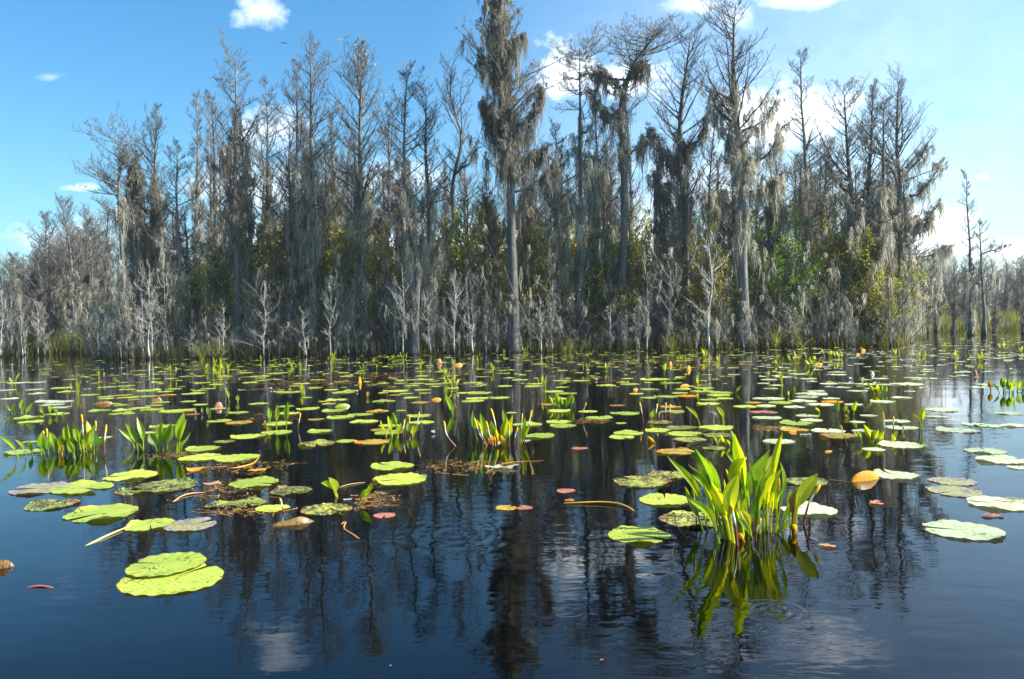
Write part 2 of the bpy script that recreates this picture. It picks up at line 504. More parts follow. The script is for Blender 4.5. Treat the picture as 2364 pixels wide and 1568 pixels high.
def make_tree(path, r0, hw, seed, z0=.35, style='spire', nprim=40, moss=1.0, moss_top=.85, moss_len=.9, limbs=(),
              bark_m='bark', twig_m='twig', flare=1.0, tufts=False, fine=True, name='cypress_tree', sec=8, ter=5, moss_bot=.12, mw=.5, sleeve=1.0, pmin=.04, old=None, **tg):
    rs = np.random.RandomState(seed)
    if name == 'cypress_tree': hw = hw * (1.05 if hw > 1.7 else 1.28); nprim = int(nprim * 1.25)
    path = np.asarray(path, float); base = path[0].copy(); path = path - base
    T = interp_path(path, 18)
    H = T[-1, 2]
    wob = rs.normal(size=(18, 3)) * .03 * np.array([1, 1, 0]); wob[0] = 0; T = T + np.cumsum(wob, axis=0) * .5
    z = T[:, 2]; tt = np.linspace(0, 1, 18)
    r0 = r0 * .8; rad = r0 * (1 - tt) ** .8 * .95 + .012
    root = empty(name, (base[0], base[1], 0), **tg)
    root.location.z = base[2]
    # trunk with a swollen fluted foot
    g = Geo()
    zz = np.concatenate([[-.25, 0, .12, .3, .6, 1.0], np.linspace(1.5, H, 16)])
    TP = np.stack([np.interp(zz, z, T[:, 0]), np.interp(zz, z, T[:, 1]), zz], 1)
    rr = np.interp(zz, z, rad) * (1 + flare * np.exp(-np.maximum(zz, 0) / .55)) * (1 + rs.normal(size=len(zz)) * .05)
    rr[-1] = .008
    k = 12
    ph = rs.uniform(0, 6.28)
    fl = 1 + (.16 * np.exp(-np.maximum(zz, 0) / .9) + .04)[None, :, None, None] * np.sin(np.arange(k) * 2 * np.pi / k * 5 + ph)[None, None, :, None]
    g.tubes(TP[None], rr[None], k, flute=fl)
    g.obj('trunk', M[bark_m], root)
    # branches
    at_z = lambda f: np.array([np.interp(f * H, z, T[:, 0]), np.interp(f * H, z, T[:, 1]), f * H])
    fz = z0 + (1 - z0) * (np.arange(nprim) + rs.uniform(0, 1, nprim)) / nprim
    s = (fz - z0) / (1 - z0)
    if style == 'flat': fz = z0 + (1 - z0) * np.sqrt(rs.uniform(0, 1, nprim)); s = (fz - z0) / (1 - z0); env = .45 + .75 * s ** 2
    elif style == 'column': env = .75 * np.minimum(1, (1.02 - s) * 4) + .1
    elif style == 'open': env = np.sin(np.pi * np.clip(s * .72 + .18, 0, 1)) * 1.1 + .1
    else: env = np.minimum(1, (1 - s) * 1.7 + .3) * (.6 + .5 * np.minimum(1, s * 2.5))
    L = hw * env * rs.uniform(.55, 1.25, nprim)
    az = rs.uniform(0, 2 * np.pi, nprim); a0 = rs.uniform(0, 6.28); L = L * (1 + rs.uniform(.1, .4 if hw < 1.5 else .12) * np.cos(az - a0)) * (1 + .3 * np.sin(s * rs.uniform(8, 16) + a0)); eo = rs.normal() * .14
    r0_ = r0; e = {'flat': rs.uniform(-.05, .45, nprim), 'open': rs.uniform(.3, .9, nprim)}.get(style, rs.uniform(.05, .6, nprim) + .45 * s)
    e = e + eo
    d = np.stack([np.cos(az) * np.cos(e), np.sin(az) * np.cos(e), np.sin(e)], 1)
    st = np.array([at_z(f) for f in fz])
    lim = []
    for (f, dx, dy, dz, rl) in limbs:     # big individual limbs: height fraction, reach in metres
        a = at_z(f); b = a + np.array([dx, dy, dz])
        mid = (a + b) / 2 + np.array([dx * .1, 0, -.18 * abs(dz) + .05])
        lim.append((interp_path([a, mid, b], 7), rl))
    P1 = grow(rs, st, d, L * 1.08, 7, {'flat': .35, 'open': .7}.get(style, .45), .09)
    r1 = np.interp(fz * H, z, rad) * .34 + .006; r1 = np.minimum(r1, .016 + L * .008)
    b = Geo()
    b.tubes(P1, r1[:, None] * np.linspace(1, .22, 7)[None], 5)
    if lim:
        PL = np.array([l[0] for l in lim]); PL[:, 1:-1] += rs.normal(size=PL[:, 1:-1].shape) * .05
        b.tubes(PL, np.array([l[1] for l in lim])[:, None] * np.linspace(1, .25, 7)[None], 6)
        sL, dL, lL, _ = sub(rs, PL, 9, .2, .34)
        P1b = grow(rs, sL, dL, lL, 7, .4, .1)
        b.tubes(P1b, .013 * np.ones((len(P1b), 1)) * np.linspace(1, .3, 7)[None], 4)
        P1 = np.concatenate([P1, P1b])
        PLs = PL
    s2, d2, l2, t2 = sub(rs, P1, sec, .15, .42, .18)
    P2 = grow(rs, s2, d2, l2, 5, .4, .13)
    b.tubes(P2, (.0042 + .004 * np.clip(l2, 0, 1.2))[:, None] * np.linspace(1.3, .6, 5)[None], 3)
    if fine:
        s3, d3, l3, t3 = sub(rs, P2, ter, .2, .45, .2)
        l3 = np.clip(l3, .08, .5)
        P3 = grow(rs, s3, d3, l3, 4, .45, .18)
        b.tubes(P3, .0048 * np.ones((len(P3), 1)) * np.linspace(1.2, .7, 4)[None], 3)
        s4, d4, l4, t4 = sub(rs, P1, 5, .5, .16, .3)
        P4 = grow(rs, s4, d4, l4, 3, .5, .15); b.tubes(P4, .0035 * np.ones((len(P4), 3)), 3)
    b.obj('branches', M[twig_m], root)
    # moss
    if moss > 0:
        gm = Geo()
        F1 = P1[:, 1:].reshape(-1, 3); F2 = P2[:, ::2].reshape(-1, 3)
        F = np.concatenate([F1, F2])
        hz = F[:, 2] / H
        pp = rs.uniform(0, 6.28, 4)
        patch = lambda F: np.clip(.55 + 1.5 * np.sin(F[:, 2] * 3.1 + pp[0] + 1.8 * np.sin(F[:, 0] * 2.6 + pp[1]) + 1.2 * np.sin(F[:, 1] * 3 + pp[2])), pmin, 2)
        dist = np.hypot(F[:, 0] - np.interp(F[:, 2], z, T[:, 0]), F[:, 1] - np.interp(F[:, 2], z, T[:, 1]))
        pr = np.clip((moss_top - hz) * 6, 0, 1) * (np.exp(-(dist / mw) ** 2) + .13) * .26 * moss * patch(F)
        sel = rs.uniform(size=len(F)) < pr
        F = F[sel]
        if lim:
            q = np.repeat(PLs[:, 1:].reshape(-1, 3), 7, axis=0); q = q + rs.normal(size=q.shape) * np.array([.14, .14, .04]); F = np.concatenate([F, q[rs.uniform(size=len(q)) < .3 * min(moss, 2)]])
        ln = moss_len * rs.gamma(2.2, .32, len(F)) + .12
        moss_batch(gm, F, ln, rs, 15, .017, .06)
        # sleeve hugging the trunk
        nt_ = int(25 * moss * H / 8 * sleeve)
        f = rs.uniform(max(moss_bot, .08), moss_top, nt_)
        S0 = np.array([at_z(x) for x in f]) if nt_ else np.zeros((0, 3))
        if nt_:
            a = rs.uniform(0, 6.28, nt_); rr_ = np.interp(f * H, z, rad) + rs.exponential(.07 + .05 * moss, nt_)
            S0[:, 0] += np.cos(a) * rr_; S0[:, 1] += np.sin(a) * rr_
            moss_batch(gm, S0, moss_len * rs.gamma(2.5, .33, nt_) + .2, rs, 15, .02, .065)
    else: gm = Geo()
    if tufts:
        gt = gm  # withered branch-tip tufts, drawn into the hanging_moss mesh
        E = np.concatenate([P2[:, -1], P1[:, -1]]); E = E[E[:, 2] / H > .62]; E = E[rs.uniform(size=len(E)) < .55]
        moss_batch(gt, E, rs.uniform(.08, .2, len(E)), rs, 3, .022, .015, 4)
    if gm.n: gm.obj('hanging_moss', M['dark_moss' if old or (moss >= 1.5 and rs.uniform() < .6) else 'moss'], root)
    return root


def P3(D, *pts): return [aty(x, y, D) for x, y in pts]


def tree_px(D, pts, **k):
    base = aty(pts[0][0], 800, D); base[2] = 0
    P = [base] + [aty(x, y, D) for x, y in pts[1:]]
    return make_tree(P, **k)


G_T = 'bare cypress trees along the shore of the island'
hero = [
    (30, [(288, 832), (284, 600), (272, 450), (280, 328)], dict(r0=.12, hw=1.1, moss=1.0, moss_top=.75, style='flat', z0=.4, tufts=True, label='cypress with drooping tufted crown standing foremost at the left end of the island')),
    (31, [(322, 830), (318, 600), (308, 450), (305, 350)], dict(r0=.15, hw=.6, moss=2.0, moss_top=.97, style='column', sleeve=1.8, label='moss-smothered dark column of a cypress near the left end of the island')),
    (32, [(345, 830), (350, 600), (358, 400), (360, 250)], dict(r0=.13, hw=.95, moss=1.3, moss_top=.75, label='spire-topped cypress with dark moss midway, tallest at the left end of the island')),
    (31, [(420, 830), (412, 600), (410, 450), (413, 340)], dict(r0=.1, hw=1.0, moss=.8, moss_top=.6, label='open twiggy cypress just right of the spire-topped left one')),
    (36, [(452, 800), (452, 500), (454, 350), (453, 225)], dict(r0=.09, hw=.6, moss=.7, moss_top=.72, label='thin pole-like cypress with a single moss clump, left one of two thin spires')),
    (34, [(500, 820), (495, 500), (490, 350), (488, 215)], dict(r0=.1, hw=.75, moss=.9, moss_top=.6, label='thin pole-like cypress, right one of the two thin spires')),
    (31, [(548, 830), (545, 500), (545, 300), (545, 135)], dict(r0=.16, hw=1.05, moss=2.0, moss_top=.84, tufts=True, style='open', label='cypress with a round hook-tipped top above a dark moss sleeve')),
    (33, [(620, 830), (622, 500), (620, 350), (618, 190)], dict(r0=.12, hw=.95, moss=1.3, moss_top=.72, label='slender cypress between the hook-tipped cypress and the twin spires')),
    (31.5, [(670, 825), (678, 500), (680, 300), (676, 145)], dict(r0=.11, hw=.95, moss=1.2, moss_top=.7, label='left and lower of the twin spired cypresses')),
    (30.5, [(716, 825), (722, 500), (718, 300), (718, 100)], dict(r0=.16, hw=1.15, moss=1.4, moss_top=.66, nprim=50, label='right and taller of the twin spired cypresses')),
    (31, [(838, 825), (835, 550), (832, 300), (835, 112)], dict(r0=.17, hw=1.3, moss=1.6, moss_top=.62, nprim=60, tufts=True, label='full-crowned cypress with a broad twiggy dome, black mossy trunk below')),
    (33, [(885, 820), (890, 600), (900, 400), (895, 250)], dict(r0=.12, hw=.9, moss=1.5, moss_top=.8, label='shorter mossy cypress tucked right of the full-domed one')),
    (29.5, [(955, 820), (962, 620), (940, 500), (930, 350), (935, 165)], dict(r0=.17, hw=1.05, moss=1.1, moss_top=.7, tufts=True, moss_bot=.3, label='cypress with a kinked pale trunk and a knobbly burl low down')),
    (30.5, [(995, 820), (990, 500), (985, 350), (985, 215)], dict(r0=.14, hw=.95, moss=1.2, moss_top=.65, label='straight cypress just right of the kinked trunk')),
    (31, [(1045, 825), (1050, 550), (1045, 420), (1068, 320), (1038, 230), (1040, 150)], dict(r0=.12, hw=1.0, moss=.5, moss_top=.5, style='open', nprim=24, z0=.5, limbs=[(.62, .9, 0, 1.1, .05)], label='sinuous forked cypress nearly free of moss left of the giant')),
    (29.5, [(1187, 806), (1183, 650), (1176, 450), (1168, 250), (1158, 100), (1150, -70)], dict(seed=133, r0=.28, hw=1.3, sleeve=2.1, pmin=.1, old=True, moss=3.0, moss_top=1.0, moss_bot=.52, mw=.36, moss_len=.85, z0=.45, nprim=60, flare=.7, tufts=True, limbs=[(.6, -.9, .1, .8, .08), (.56, -.8, -.2, .5, .06), (.58, 1.35, -.1, 1.3, .1), (.55, .8, .2, .5, .05), (.5, 1.5, .1, .5, .05), (.72, -.9, 0, .8, .06), (.78, .8, 0, .7, .06), (.42, 1.6, 0, .9, .05)], label='giant cypress shrouded in grey moss, tallest tree of the island')),
    (31, [(1345, 815), (1340, 500), (1338, 300), (1335, 110)], dict(r0=.13, hw=1.2, moss=1.3, moss_top=.8, style='flat', tufts=True, z0=.5, nprim=36, label='thin-trunked cypress with a small flat top, next right of the giant')),
    (31.5, [(1385, 815), (1380, 500), (1375, 235)], dict(r0=.12, hw=.6, moss=1.4, moss_top=.85, label='narrow mossy cypress between the two flat-topped ones')),
    (30.5, [(1438, 812), (1438, 400), (1430, 260), (1450, 170), (1490, 110), (1525, 62)], dict(r0=.2, hw=1.45, moss=1.5, moss_top=.8, style='flat', z0=.62, nprim=50, tufts=True, limbs=[(.72, -1.2, .1, 1.1, .07), (.8, -.9, 0, .9, .05), (.86, .6, 0, .35, .05), (.6, 1.1, 0, .7, .05), (.84, -1.6, .2, .35, .05)], label='umbrella-crowned cypress with a broad flat windswept top leaning right')),
    (31, [(1590, 812), (1580, 450), (1572, 300), (1582, 180), (1592, 85)], dict(r0=.18, hw=1.4, moss=1.8, moss_top=.72, style='open', nprim=48, limbs=[(.6, -1.3, 0, 1.4, .07), (.62, 1.1, 0, 1.5, .07)], label='wide-forking cypress with heavy moss drapes right of the umbrella-crowned one')),
    (30, [(1718, 808), (1712, 450), (1700, 300), (1690, 150), (1695, 8)], dict(r0=.22, hw=1.3, moss=2.0, moss_top=.8, moss_bot=.3, style='open', nprim=52, z0=.45, limbs=[(.52, 1.7, 0, 1.7, .08), (.45, 1.5, 0, .6, .06), (.62, 1.5, 0, 1.4, .06), (.66, -1.1, 0, 1.2, .06)], label='second tallest cypress, with thick moss curtains on its right-hand limbs')),
    (33, [(1862, 790), (1862, 450), (1858, 300), (1853, 120)], dict(r0=.14, hw=.85, moss=1.4, moss_top=.6, label='slim spire of a cypress rising before the white cloud')),
    (31, [(1945, 795), (1965, 600), (1968, 450), (1960, 350), (1950, 205)], dict(r0=.21, hw=1.2, moss=.9, moss_top=.6, moss_bot=.4, style='open', tufts=True, limbs=[(.6, -.9, 0, 1.0, .06), (.55, .8, 0, .9, .06)], label='leaning cypress with bare blue-grey trunk near the right end of the island')),
    (31.5, [(1990, 800), (1996, 600), (2010, 400), (2020, 205)], dict(r0=.15, hw=.9, moss=1.2, moss_top=.7, tufts=True, label='cypress close against the right side of the leaning bare trunk')),
    (31, [(2028, 795), (2030, 550), (2040, 400), (2045, 235)], dict(r0=.14, hw=.9, moss=1.5, moss_top=.7, label='mossy cypress third from the right end of the island')),
    (31.5, [(2080, 790), (2080, 500), (2072, 350), (2078, 190)], dict(r0=.17, hw=1.2, moss=1.5, moss_top=.72, nprim=50, limbs=[(.55, 1.6, 0, 1.5, .06), (.42, 1.6, 0, 1.2, .05), (.32, 1.9, 0, .5, .045), (.66, 1.2, 0, .9, .05)], label='cypress at the right end of the island with long bare limbs reaching right')),
    (42, [(2242, 778), (2238, 600), (2232, 400)], dict(r0=.1, hw=.5, moss=.7, moss_top=.35, moss_bot=.02, nprim=26, label='lone thin spire of a cypress standing in the open water far right')),
    (42, [(2272, 775), (2266, 650), (2264, 512)], dict(r0=.1, hw=.6, moss=.5, moss_top=.5, nprim=16, limbs=[(.72, 1.5, 0, .3, .04)], label='bent-limbed thin cypress beside the lone spire far right')),
    (31, [(1290, 818), (1280, 600), (1290, 450), (1282, 300)], dict(r0=.17, hw=.95, moss=2.0, moss_top=.92, label='dark stumpy moss-wrapped cypress right behind the giant')),
    (32, [(1135, 815), (1130, 600), (1128, 420)], dict(r0=.11, hw=.7, moss=1.8, moss_top=.95, label='short moss-wrapped cypress in the gap left of the giant')),
    (31, [(1530, 812), (1535, 600), (1520, 450), (1515, 345)], dict(r0=.15, hw=.7, moss=2.2, moss_top=.97, style='column', sleeve=1.8, label='broken-topped cypress wrapped in dark moss right of the umbrella crown')),
    (33, [(1650, 810), (1640, 500), (1650, 260)], dict(r0=.1, hw=.8, moss=1.2, moss_top=.7, label='thin cypress between the wide-forking and second tallest cypress')),
    (33, [(1228, 815), (1225, 600), (1222, 455)], dict(r0=.13, hw=.7, moss=2.2, moss_top=.95, label='low dark mossy cypress at the foot of the giant, to its right')),
    (33, [(775, 820), (772, 500), (768, 270)], dict(r0=.11, hw=.9, moss=1.3, moss_top=.72, label='lower cypress between the taller twin spire and the full dome')),
    (34, [(1800, 800), (1798, 500), (1795, 350)], dict(r0=.1, hw=.8, moss=1.4, moss_top=.8, label='short cypress left of the slim spire before the cloud')),
    (33, [(1910, 800), (1905, 560), (1900, 330)], dict(r0=.12, hw=.8, moss=1.4, moss_top=.8, label='mossy cypress between the slim spire and the leaning bare trunk')),
    (40, [(30, 820), (32, 595)], dict(r0=.08, hw=.7, moss=1.0, moss_top=.8, label='outermost small cypress at the left border of the picture')),
    (41, [(107, 810), (105, 495)], dict(r0=.1, hw=.9, moss=1.1, moss_top=.7, label='round-topped slim cypress above the grass far left')),
    (38, [(170, 820), (165, 600), (143, 470)], dict(r0=.1, hw=.8, moss=.6, moss_top=.6, label='taller slim cypress of the group above the grass far left')),
    (42, [(205, 815), (200, 510)], dict(r0=.09, hw=.8, moss=.9, moss_top=.7, label='slim cypress filling the gap before the left end of the island')),
]
for i, (D, pts, k) in enumerate(hero):
    k.setdefault('seed', 100 + i)
    tree_px(D, pts, cat='tree', group=G_T, **k)

# --- mid and far forest: ten kinds of tree, copied
rs = np.random.RandomState(77)
variants = []
for i in range(9):
    H = [9, 8.2, 7.4, 8.6, 6.5, 7.8, 7.0, 8.4, 6.0][i]
    sx = rs.uniform(-.4, .4)
    r = make_tree([(0, 0, 0), (sx * .5, .1, H * .4), (sx, 0, H * .75), (sx * .8, 0, H)], .11 + .01 * (i % 4), .85 + .1 * (i % 3), 500 + i,
                  z0=.22, style=['spire', 'open', 'spire', 'column', 'flat', 'spire', 'open', 'column', 'spire'][i], nprim=34, moss=[1.5, 1.9, 1.8, 2.2, 1.9, 1.5, 1.8, 2.0, 2.0][i],
                  moss_top=[.6, .7, .65, .93, .85, .55, .7, .9, .8][i], sec=7, ter=4, moss_bot=.05)
    variants.append((r, H))
SKY = np.array([(200, 560), (230, 480), (300, 420), (450, 380), (550, 300), (850, 280), (1000, 310), (1100, 350), (1250, 340), (1400, 310), (1600, 290), (1800, 340), (2000, 330), (2110, 420), (2150, 560)])
used = [False] * 9


def place(v, x, y, H, rot, label, group, z=0):
    r, H0 = variants[v]
    o = r if not used[v] else copy_tree(r)
    used[v] = True
    s = H / H0
    o.location = (x, y, z); o.rotation_euler = (0, 0, rot); o.scale = (min(1.25, s ** .6) if s > 1 else s ** .6,) * 2 + (s,)
    tag(o, label=label, cat='tree', group=group)
    return o


for i in range(84):
    D = 31.8 + 18 * rs.uniform() ** 1.4
    px = rs.uniform(245, 2105)
    top = np.interp(px, SKY[:, 0], SKY[:, 1]) + rs.gamma(2, 50)
    p = aty(px, min(top, 600), D)
    place(rs.randint(9), p[0], D, max(3.2, p[2]), rs.uniform(0, 6.28), 'mossy cypress in the thick of the island, behind the front row', 'crowded cypresses behind the front row', .05)
for i in range(62):      # left, beyond the grass
    px = rs.uniform(-160, 260); D = rs.uniform(38, 58)
    top = np.interp(px, [-150, 0, 100, 230], [640, 610, 545, 480]) + rs.gamma(2, 26)
    p = aty(px, top, D)
    place(rs.randint(9), p[0], D, max(3, p[2]), rs.uniform(0, 6.28), 'thin cypress in the low wood behind the left-hand grass', 'cypresses behind the left-hand grass', .05)
for i in range(75):      # right, far bank
    px = rs.uniform(2090, 2540); D = rs.uniform(62, 105)
    top = 590 + rs.gamma(2, 16)
    p = aty(px, top, D)
    place(rs.randint(9), p[0], D, max(3, p[2]), rs.uniform(0, 6.28), 'small cypress in the far treeline beyond the right-hand grass', 'cypresses of the far right treeline', .05)
for i in range(12):      # standing in water at right
    px = rs.uniform(2120, 2420); D = rs.uniform(44, 58)
    p = aty(px, 650 + rs.uniform(-30, 60), D)
    place(rs.choice([0, 2, 5]), p[0], D, max(2.5, p[2]), rs.uniform(0, 6.28), 'low cypress rising from the water before the far right grass', 'low cypresses in the water far right')
for v in range(9):
    if not used[v]: place(v, -12, 45, 7, 0, 'mossy cypress in the thick of the island, behind the front row', 'crowded cypresses behind the front row')

# --- pale bare saplings along the shore
sv = []
for i in range(7):
    H = 3.2 + .25 * i
    sx = rs.uniform(-.3, .3)
    r = make_tree([(0, 0, 0), (sx * .4, .1, H * .3), (sx, 0, H * .6), (sx * .6, .1, H)], .032, .8 + .06 * i, 700 + i, z0=.15, style=['open', 'spire', 'spire'][i % 3], nprim=18, moss=.3,
                  moss_top=.8, moss_len=.4, bark_m='pale_bark' if i % 7 not in (1, 3, 5) else 'bark', twig_m='pale_bark' if i % 7 not in (1, 3, 5) else 'twig', flare=1.0, sec=5, ter=2, name='bare_sapling', fine=True)
    sv.append((r, H))
su = [False] * 7
sap = [(605, 29.2, 690, 'snow-white bare sapling with crooked arms below the hook-tipped cypress'), (640, 29.5, 665, 'tall white bare sapling second from the crooked one'),
       (705, 29, 720, 'white sapling with level side twigs below the twin spires'), (722, 29.6, 735, 'small white sapling tight beside the level-twigged one'),
       (760, 29.4, 640, 'white sapling leaning left with many thin arms'), (775, 29.8, 565, 'tallest white bare sapling, straight as a pole'),
       (925, 29.2, 600, 'blue-grey sapling rising before the kinked cypress trunk'), (1045, 29, 640, 'white sapling rising left of the giant cypress'),
       (1030, 29.2, 705, 'short forked white sapling at the water edge left of the giant'), (1090, 29, 700, 'fan-shaped white sapling left of the giant'),
       (1120, 29.2, 690, 'white sapling nearest the giant cypress on its left'), (1247, 29.2, 690, 'white sapling nearest the giant cypress on its right'),
       (1262, 29.4, 730, 'small white twin sapling right of the giant'), (1490, 28.8, 640, 'bushy blue-grey sapling draped with lichen below the umbrella crown'),
       (1632, 29, 560, 'tall blue-grey stub of a sapling below the second tallest cypress'), (1740, 28.8, 720, 'pale sapling with level arms right of the blue-grey stub'),
       (2090, 30.5, 700, 'pale sapling at the right corner of the island'), (280, 29.6, 650, 'pale twiggy sapling at the left corner of the island'),
       (345, 29.5, 620, 'pale sapling with upcurved twigs near the left corner'), (12, 33, 640, 'pale sapling in the water at the left border')]
for i in range(100):
    px = rs.uniform(215, 2100); sap.append((px, rs.uniform(29.2, 31.2), 780 - rs.gamma(2, 30), None))
for i in range(14):
    sap.append((rs.uniform(-40, 240), rs.uniform(34, 38), rs.uniform(650, 745), None))
for i, (px, D, top, lab) in enumerate(sap):
    v = i % 7; r, H0 = sv[v]
    o = r if not su[v] else copy_tree(r); su[v] = True
    p = aty(px, top, D); H = max(.9, p[2]); s = H / H0
    o.location = (p[0], D, 0); o.rotation_euler = (0, 0, rs.uniform(0, 6.28)); w_ = max(.45, s ** .8) * rs.uniform(.55, .85); o.scale = (w_, w_, s)
    tag(o, label=lab or 'thin pale bare sapling lost among the shore thicket', cat='sapling', group=('bare saplings along the shore' if lab else 'small saplings of the shore thicket'))

# --- leafy evergreen shrubs
def make_shrub(seed, H, W, cols, dens=1.0):
    rs = np.random.RandomState(seed)
    root = empty('evergreen_shrub')
    n = 7
    st = np.zeros((n, 3)); a = rs.uniform(0, 6.28, n); e = rs.uniform(.9, 1.45, n)
    st[:, 0] = np.cos(a) * .1; st[:, 1] = np.sin(a) * .1
    d = np.stack([np.cos(a) * np.cos(e), np.sin(a) * np.cos(e), np.sin(e)], 1)
    P1 = grow(rs, st, d, np.full(n, H) * rs.uniform(.6, 1, n), 8, .1, .12)
    P1[:, :, :2] *= W / (H * .5)
    g = Geo(); g.tubes(P1, np.linspace(.03, .01, 8)[None] * np.ones((n, 1)), 4)
    s2, d2, l2, _ = sub(rs, P1, 10, .15, .4, .1); P2 = grow(rs, s2, d2, l2, 5, .3, .15)
    g.tubes(P2, np.full((len(P2), 5), .006), 3)
    s3, d3, l3, _ = sub(rs, P2, 4, .2, .5); P3_ = grow(rs, s3, d3, l3, 3, .2, .15); g.tubes(P3_, np.full((len(P3_), 3), .004), 3)
    g.obj('stem', M['twig'], root)
    tips = np.concatenate([P3_[:, 1:].reshape(-1, 3), P2[:, 3:].reshape(-1, 3)])
    k = int(9 * dens)
    keep = rs.uniform(size=len(tips)) < .8
    tips = tips[keep]
    C = np.repeat(tips, k, axis=0) + rs.normal(size=(len(tips) * k, 3)) * .075
    C[:, 2] = np.maximum(C[:, 2], .1)
    # colours go in patches: the shoots of one branch turn together
    ci = rs.randint(len(cols), size=len(tips)); cc = np.array(cols)[np.repeat(ci, k)] * rs.uniform(.6, 1.4, (len(C), 1))
    L = rs.uniform(.06, .12, len(C))
    f = Geo(); f.leaves(C, L, L * .42, rs, cc)
    f.obj('foliage', M['shrub_leaf'], root, smooth=False)
    gm = Geo(); F = P2[rs.uniform(size=len(P2)) < .25][:, 2]
    moss_batch(gm, F, rs.uniform(.15, .6, len(F)), rs, 8, .02, .05); gm.obj('hanging_moss', M['moss'], root)
    return root


OL = [(.24, .27, .05), (.36, .36, .08), (.16, .22, .04)]
shr = [(make_shrub(801, 3.2, 1.3, OL + [(.38, .32, .05)]), 3.2), (make_shrub(802, 2.4, 1.2, [(.4, .34, .08), (.3, .3, .07), (.46, .34, .09), (.2, .24, .05)]), 2.4),
       (make_shrub(803, 4.2, 1.3, [(.18, .33, .03), (.28, .42, .05)]), 4.2), (make_shrub(804, 2.0, 1.1, OL), 2.0),
       (make_shrub(805, 3.0, 1.2, [(.38, .34, .06), (.5, .42, .07), (.22, .24, .05)]), 3.0)]
shu = [False] * 5
shl = [(640, 32, 590, 4, 'yellow-leaved shrub glowing below the twin spired cypresses'), (1780, 32.5, 440, 2, 'tall bright green shrub right of the second tallest cypress'),
       (1650, 34, 420, 2, 'yellow-green shrub behind the second tallest cypress'), (1450, 33, 560, 2, 'fresh green shrub lit up below the umbrella crown'),
       (1570, 31, 650, 1, 'orange-tinged shrub below the wide-forking cypress'), (1810, 30, 735, 1, 'small orange-leaved shrub in the dark hollow'),
       (1830, 34, 540, 2, 'green shrub below the slim spire before the cloud'), (2000, 34, 560, 2, 'green shrub behind the leaning bare trunk')]
for i in range(112):
    px = rs.uniform(300, 2040); shl.append((px, rs.uniform(30.6, 36), max(rs.uniform(470, 735), 640 if px < 420 else 0), rs.choice([0, 3, 4, 4, 1, 2]), None))
for i in range(12):
    shl.append((rs.uniform(2120, 2440), rs.uniform(68, 90), rs.uniform(655, 690), rs.choice([0, 3, 4]), None))
for i, (px, D, top, v, lab) in enumerate(shl):
    r, H0 = shr[v]; o = r if not shu[v] else copy_tree(r); shu[v] = True
    p = aty(px, top, D); H = max(.8, p[2]); s = H / H0
    o.location = (p[0], D, 0); o.rotation_euler = (0, 0, rs.uniform(0, 6.28)); w_ = .72 * s ** .5; o.scale = (w_, w_, s)
    tag(o, label=lab or 'leafy evergreen shrub lost in the tangle between the trunks', cat='shrub', group='evergreen shrubs between the trunks' if lab else 'evergreen shrubs in the tangle')
for v in range(5):
    if not shu[v]: shr[v][0].location = (-5, 40, 0); tag(shr[v][0], label='leafy evergreen shrub lost in the tangle between the trunks', cat='shrub', group='evergreen shrubs in the tangle')

# --- tangled undergrowth (nobody could count it)
def undergrowth():
    rs = np.random.RandomState(9)
    g = Geo(); gm = Geo(); gl = Geo()
    n = 3400
    px = rs.uniform(235, 2100, n); D = rs.uniform(30.6, 39, n)
    st = np.array([aty(a, 800, b) for a, b in zip(px, D)]); st[:, 2] = 0
    az = rs.uniform(0, 6.28, n); e = rs.uniform(.8, 1.5, n)
    d = np.stack([np.cos(az) * np.cos(e), np.sin(az) * np.cos(e), np.sin(e)], 1)
    Hh = np.interp(px, [230, 500, 900, 1200, 1700, 2100], [2.6, 3.6, 4.4, 4.6, 4.6, 3.4])
    L = Hh * rs.uniform(.35, 1.15, n)
    P1 = grow(rs, st, d, L, 7, .1, .13); g.tubes(P1, (.006 + L * .004)[:, None] * np.linspace(1, .3, 7)[None], 3)
    s2, d2, l2, _ = sub(rs, P1, 6, .2, .35, .1); P2 = grow(rs, s2, d2, l2, 4, .25, .2); g.tubes(P2, np.full((len(P2), 4), .0045), 3)
    tag(g.obj('thicket_twigs', M['twig']), kind='stuff', label='dense tangle of grey twigs filling the foot of the wood', cat='undergrowth')
    F = np.concatenate([P1[:, 2:].reshape(-1, 3), P2[:, 2]]); F = F[rs.uniform(size=len(F)) < .26]
    moss_batch(gm, F, rs.gamma(2, .24, len(F)) + .1, rs, 8, .022, .07, 4)
    tag(gm.obj('thicket_moss', M['moss']), kind='stuff', label='grey moss trailing over the thicket between the trunks', cat='moss')
    T = P2[:, -1]; T = T[rs.uniform(size=len(T)) < .45]
    k = 9
    C = np.repeat(T, k, axis=0) + rs.normal(size=(len(T) * k, 3)) * .09; C[:, 2] = np.maximum(C[:, 2], .06)
    pal = np.array([(.18, .21, .04), (.3, .32, .08), (.42, .34, .08), (.2, .19, .06), (.46, .27, .06)])
    cc = np.repeat(pal[rs.choice(5, len(T), p=[.35, .3, .12, .15, .08])], k, axis=0) * rs.uniform(.6, 1.4, (len(C), 1))
    Lf = rs.uniform(.05, .1, len(C)); gl.leaves(C, Lf, Lf * .45, rs, cc)
    tag(gl.obj('thicket_leaves', M['shrub_leaf'], smooth=False), kind='stuff', label='sparse olive and russet leaves scattered through the thicket', cat='foliage')


undergrowth()


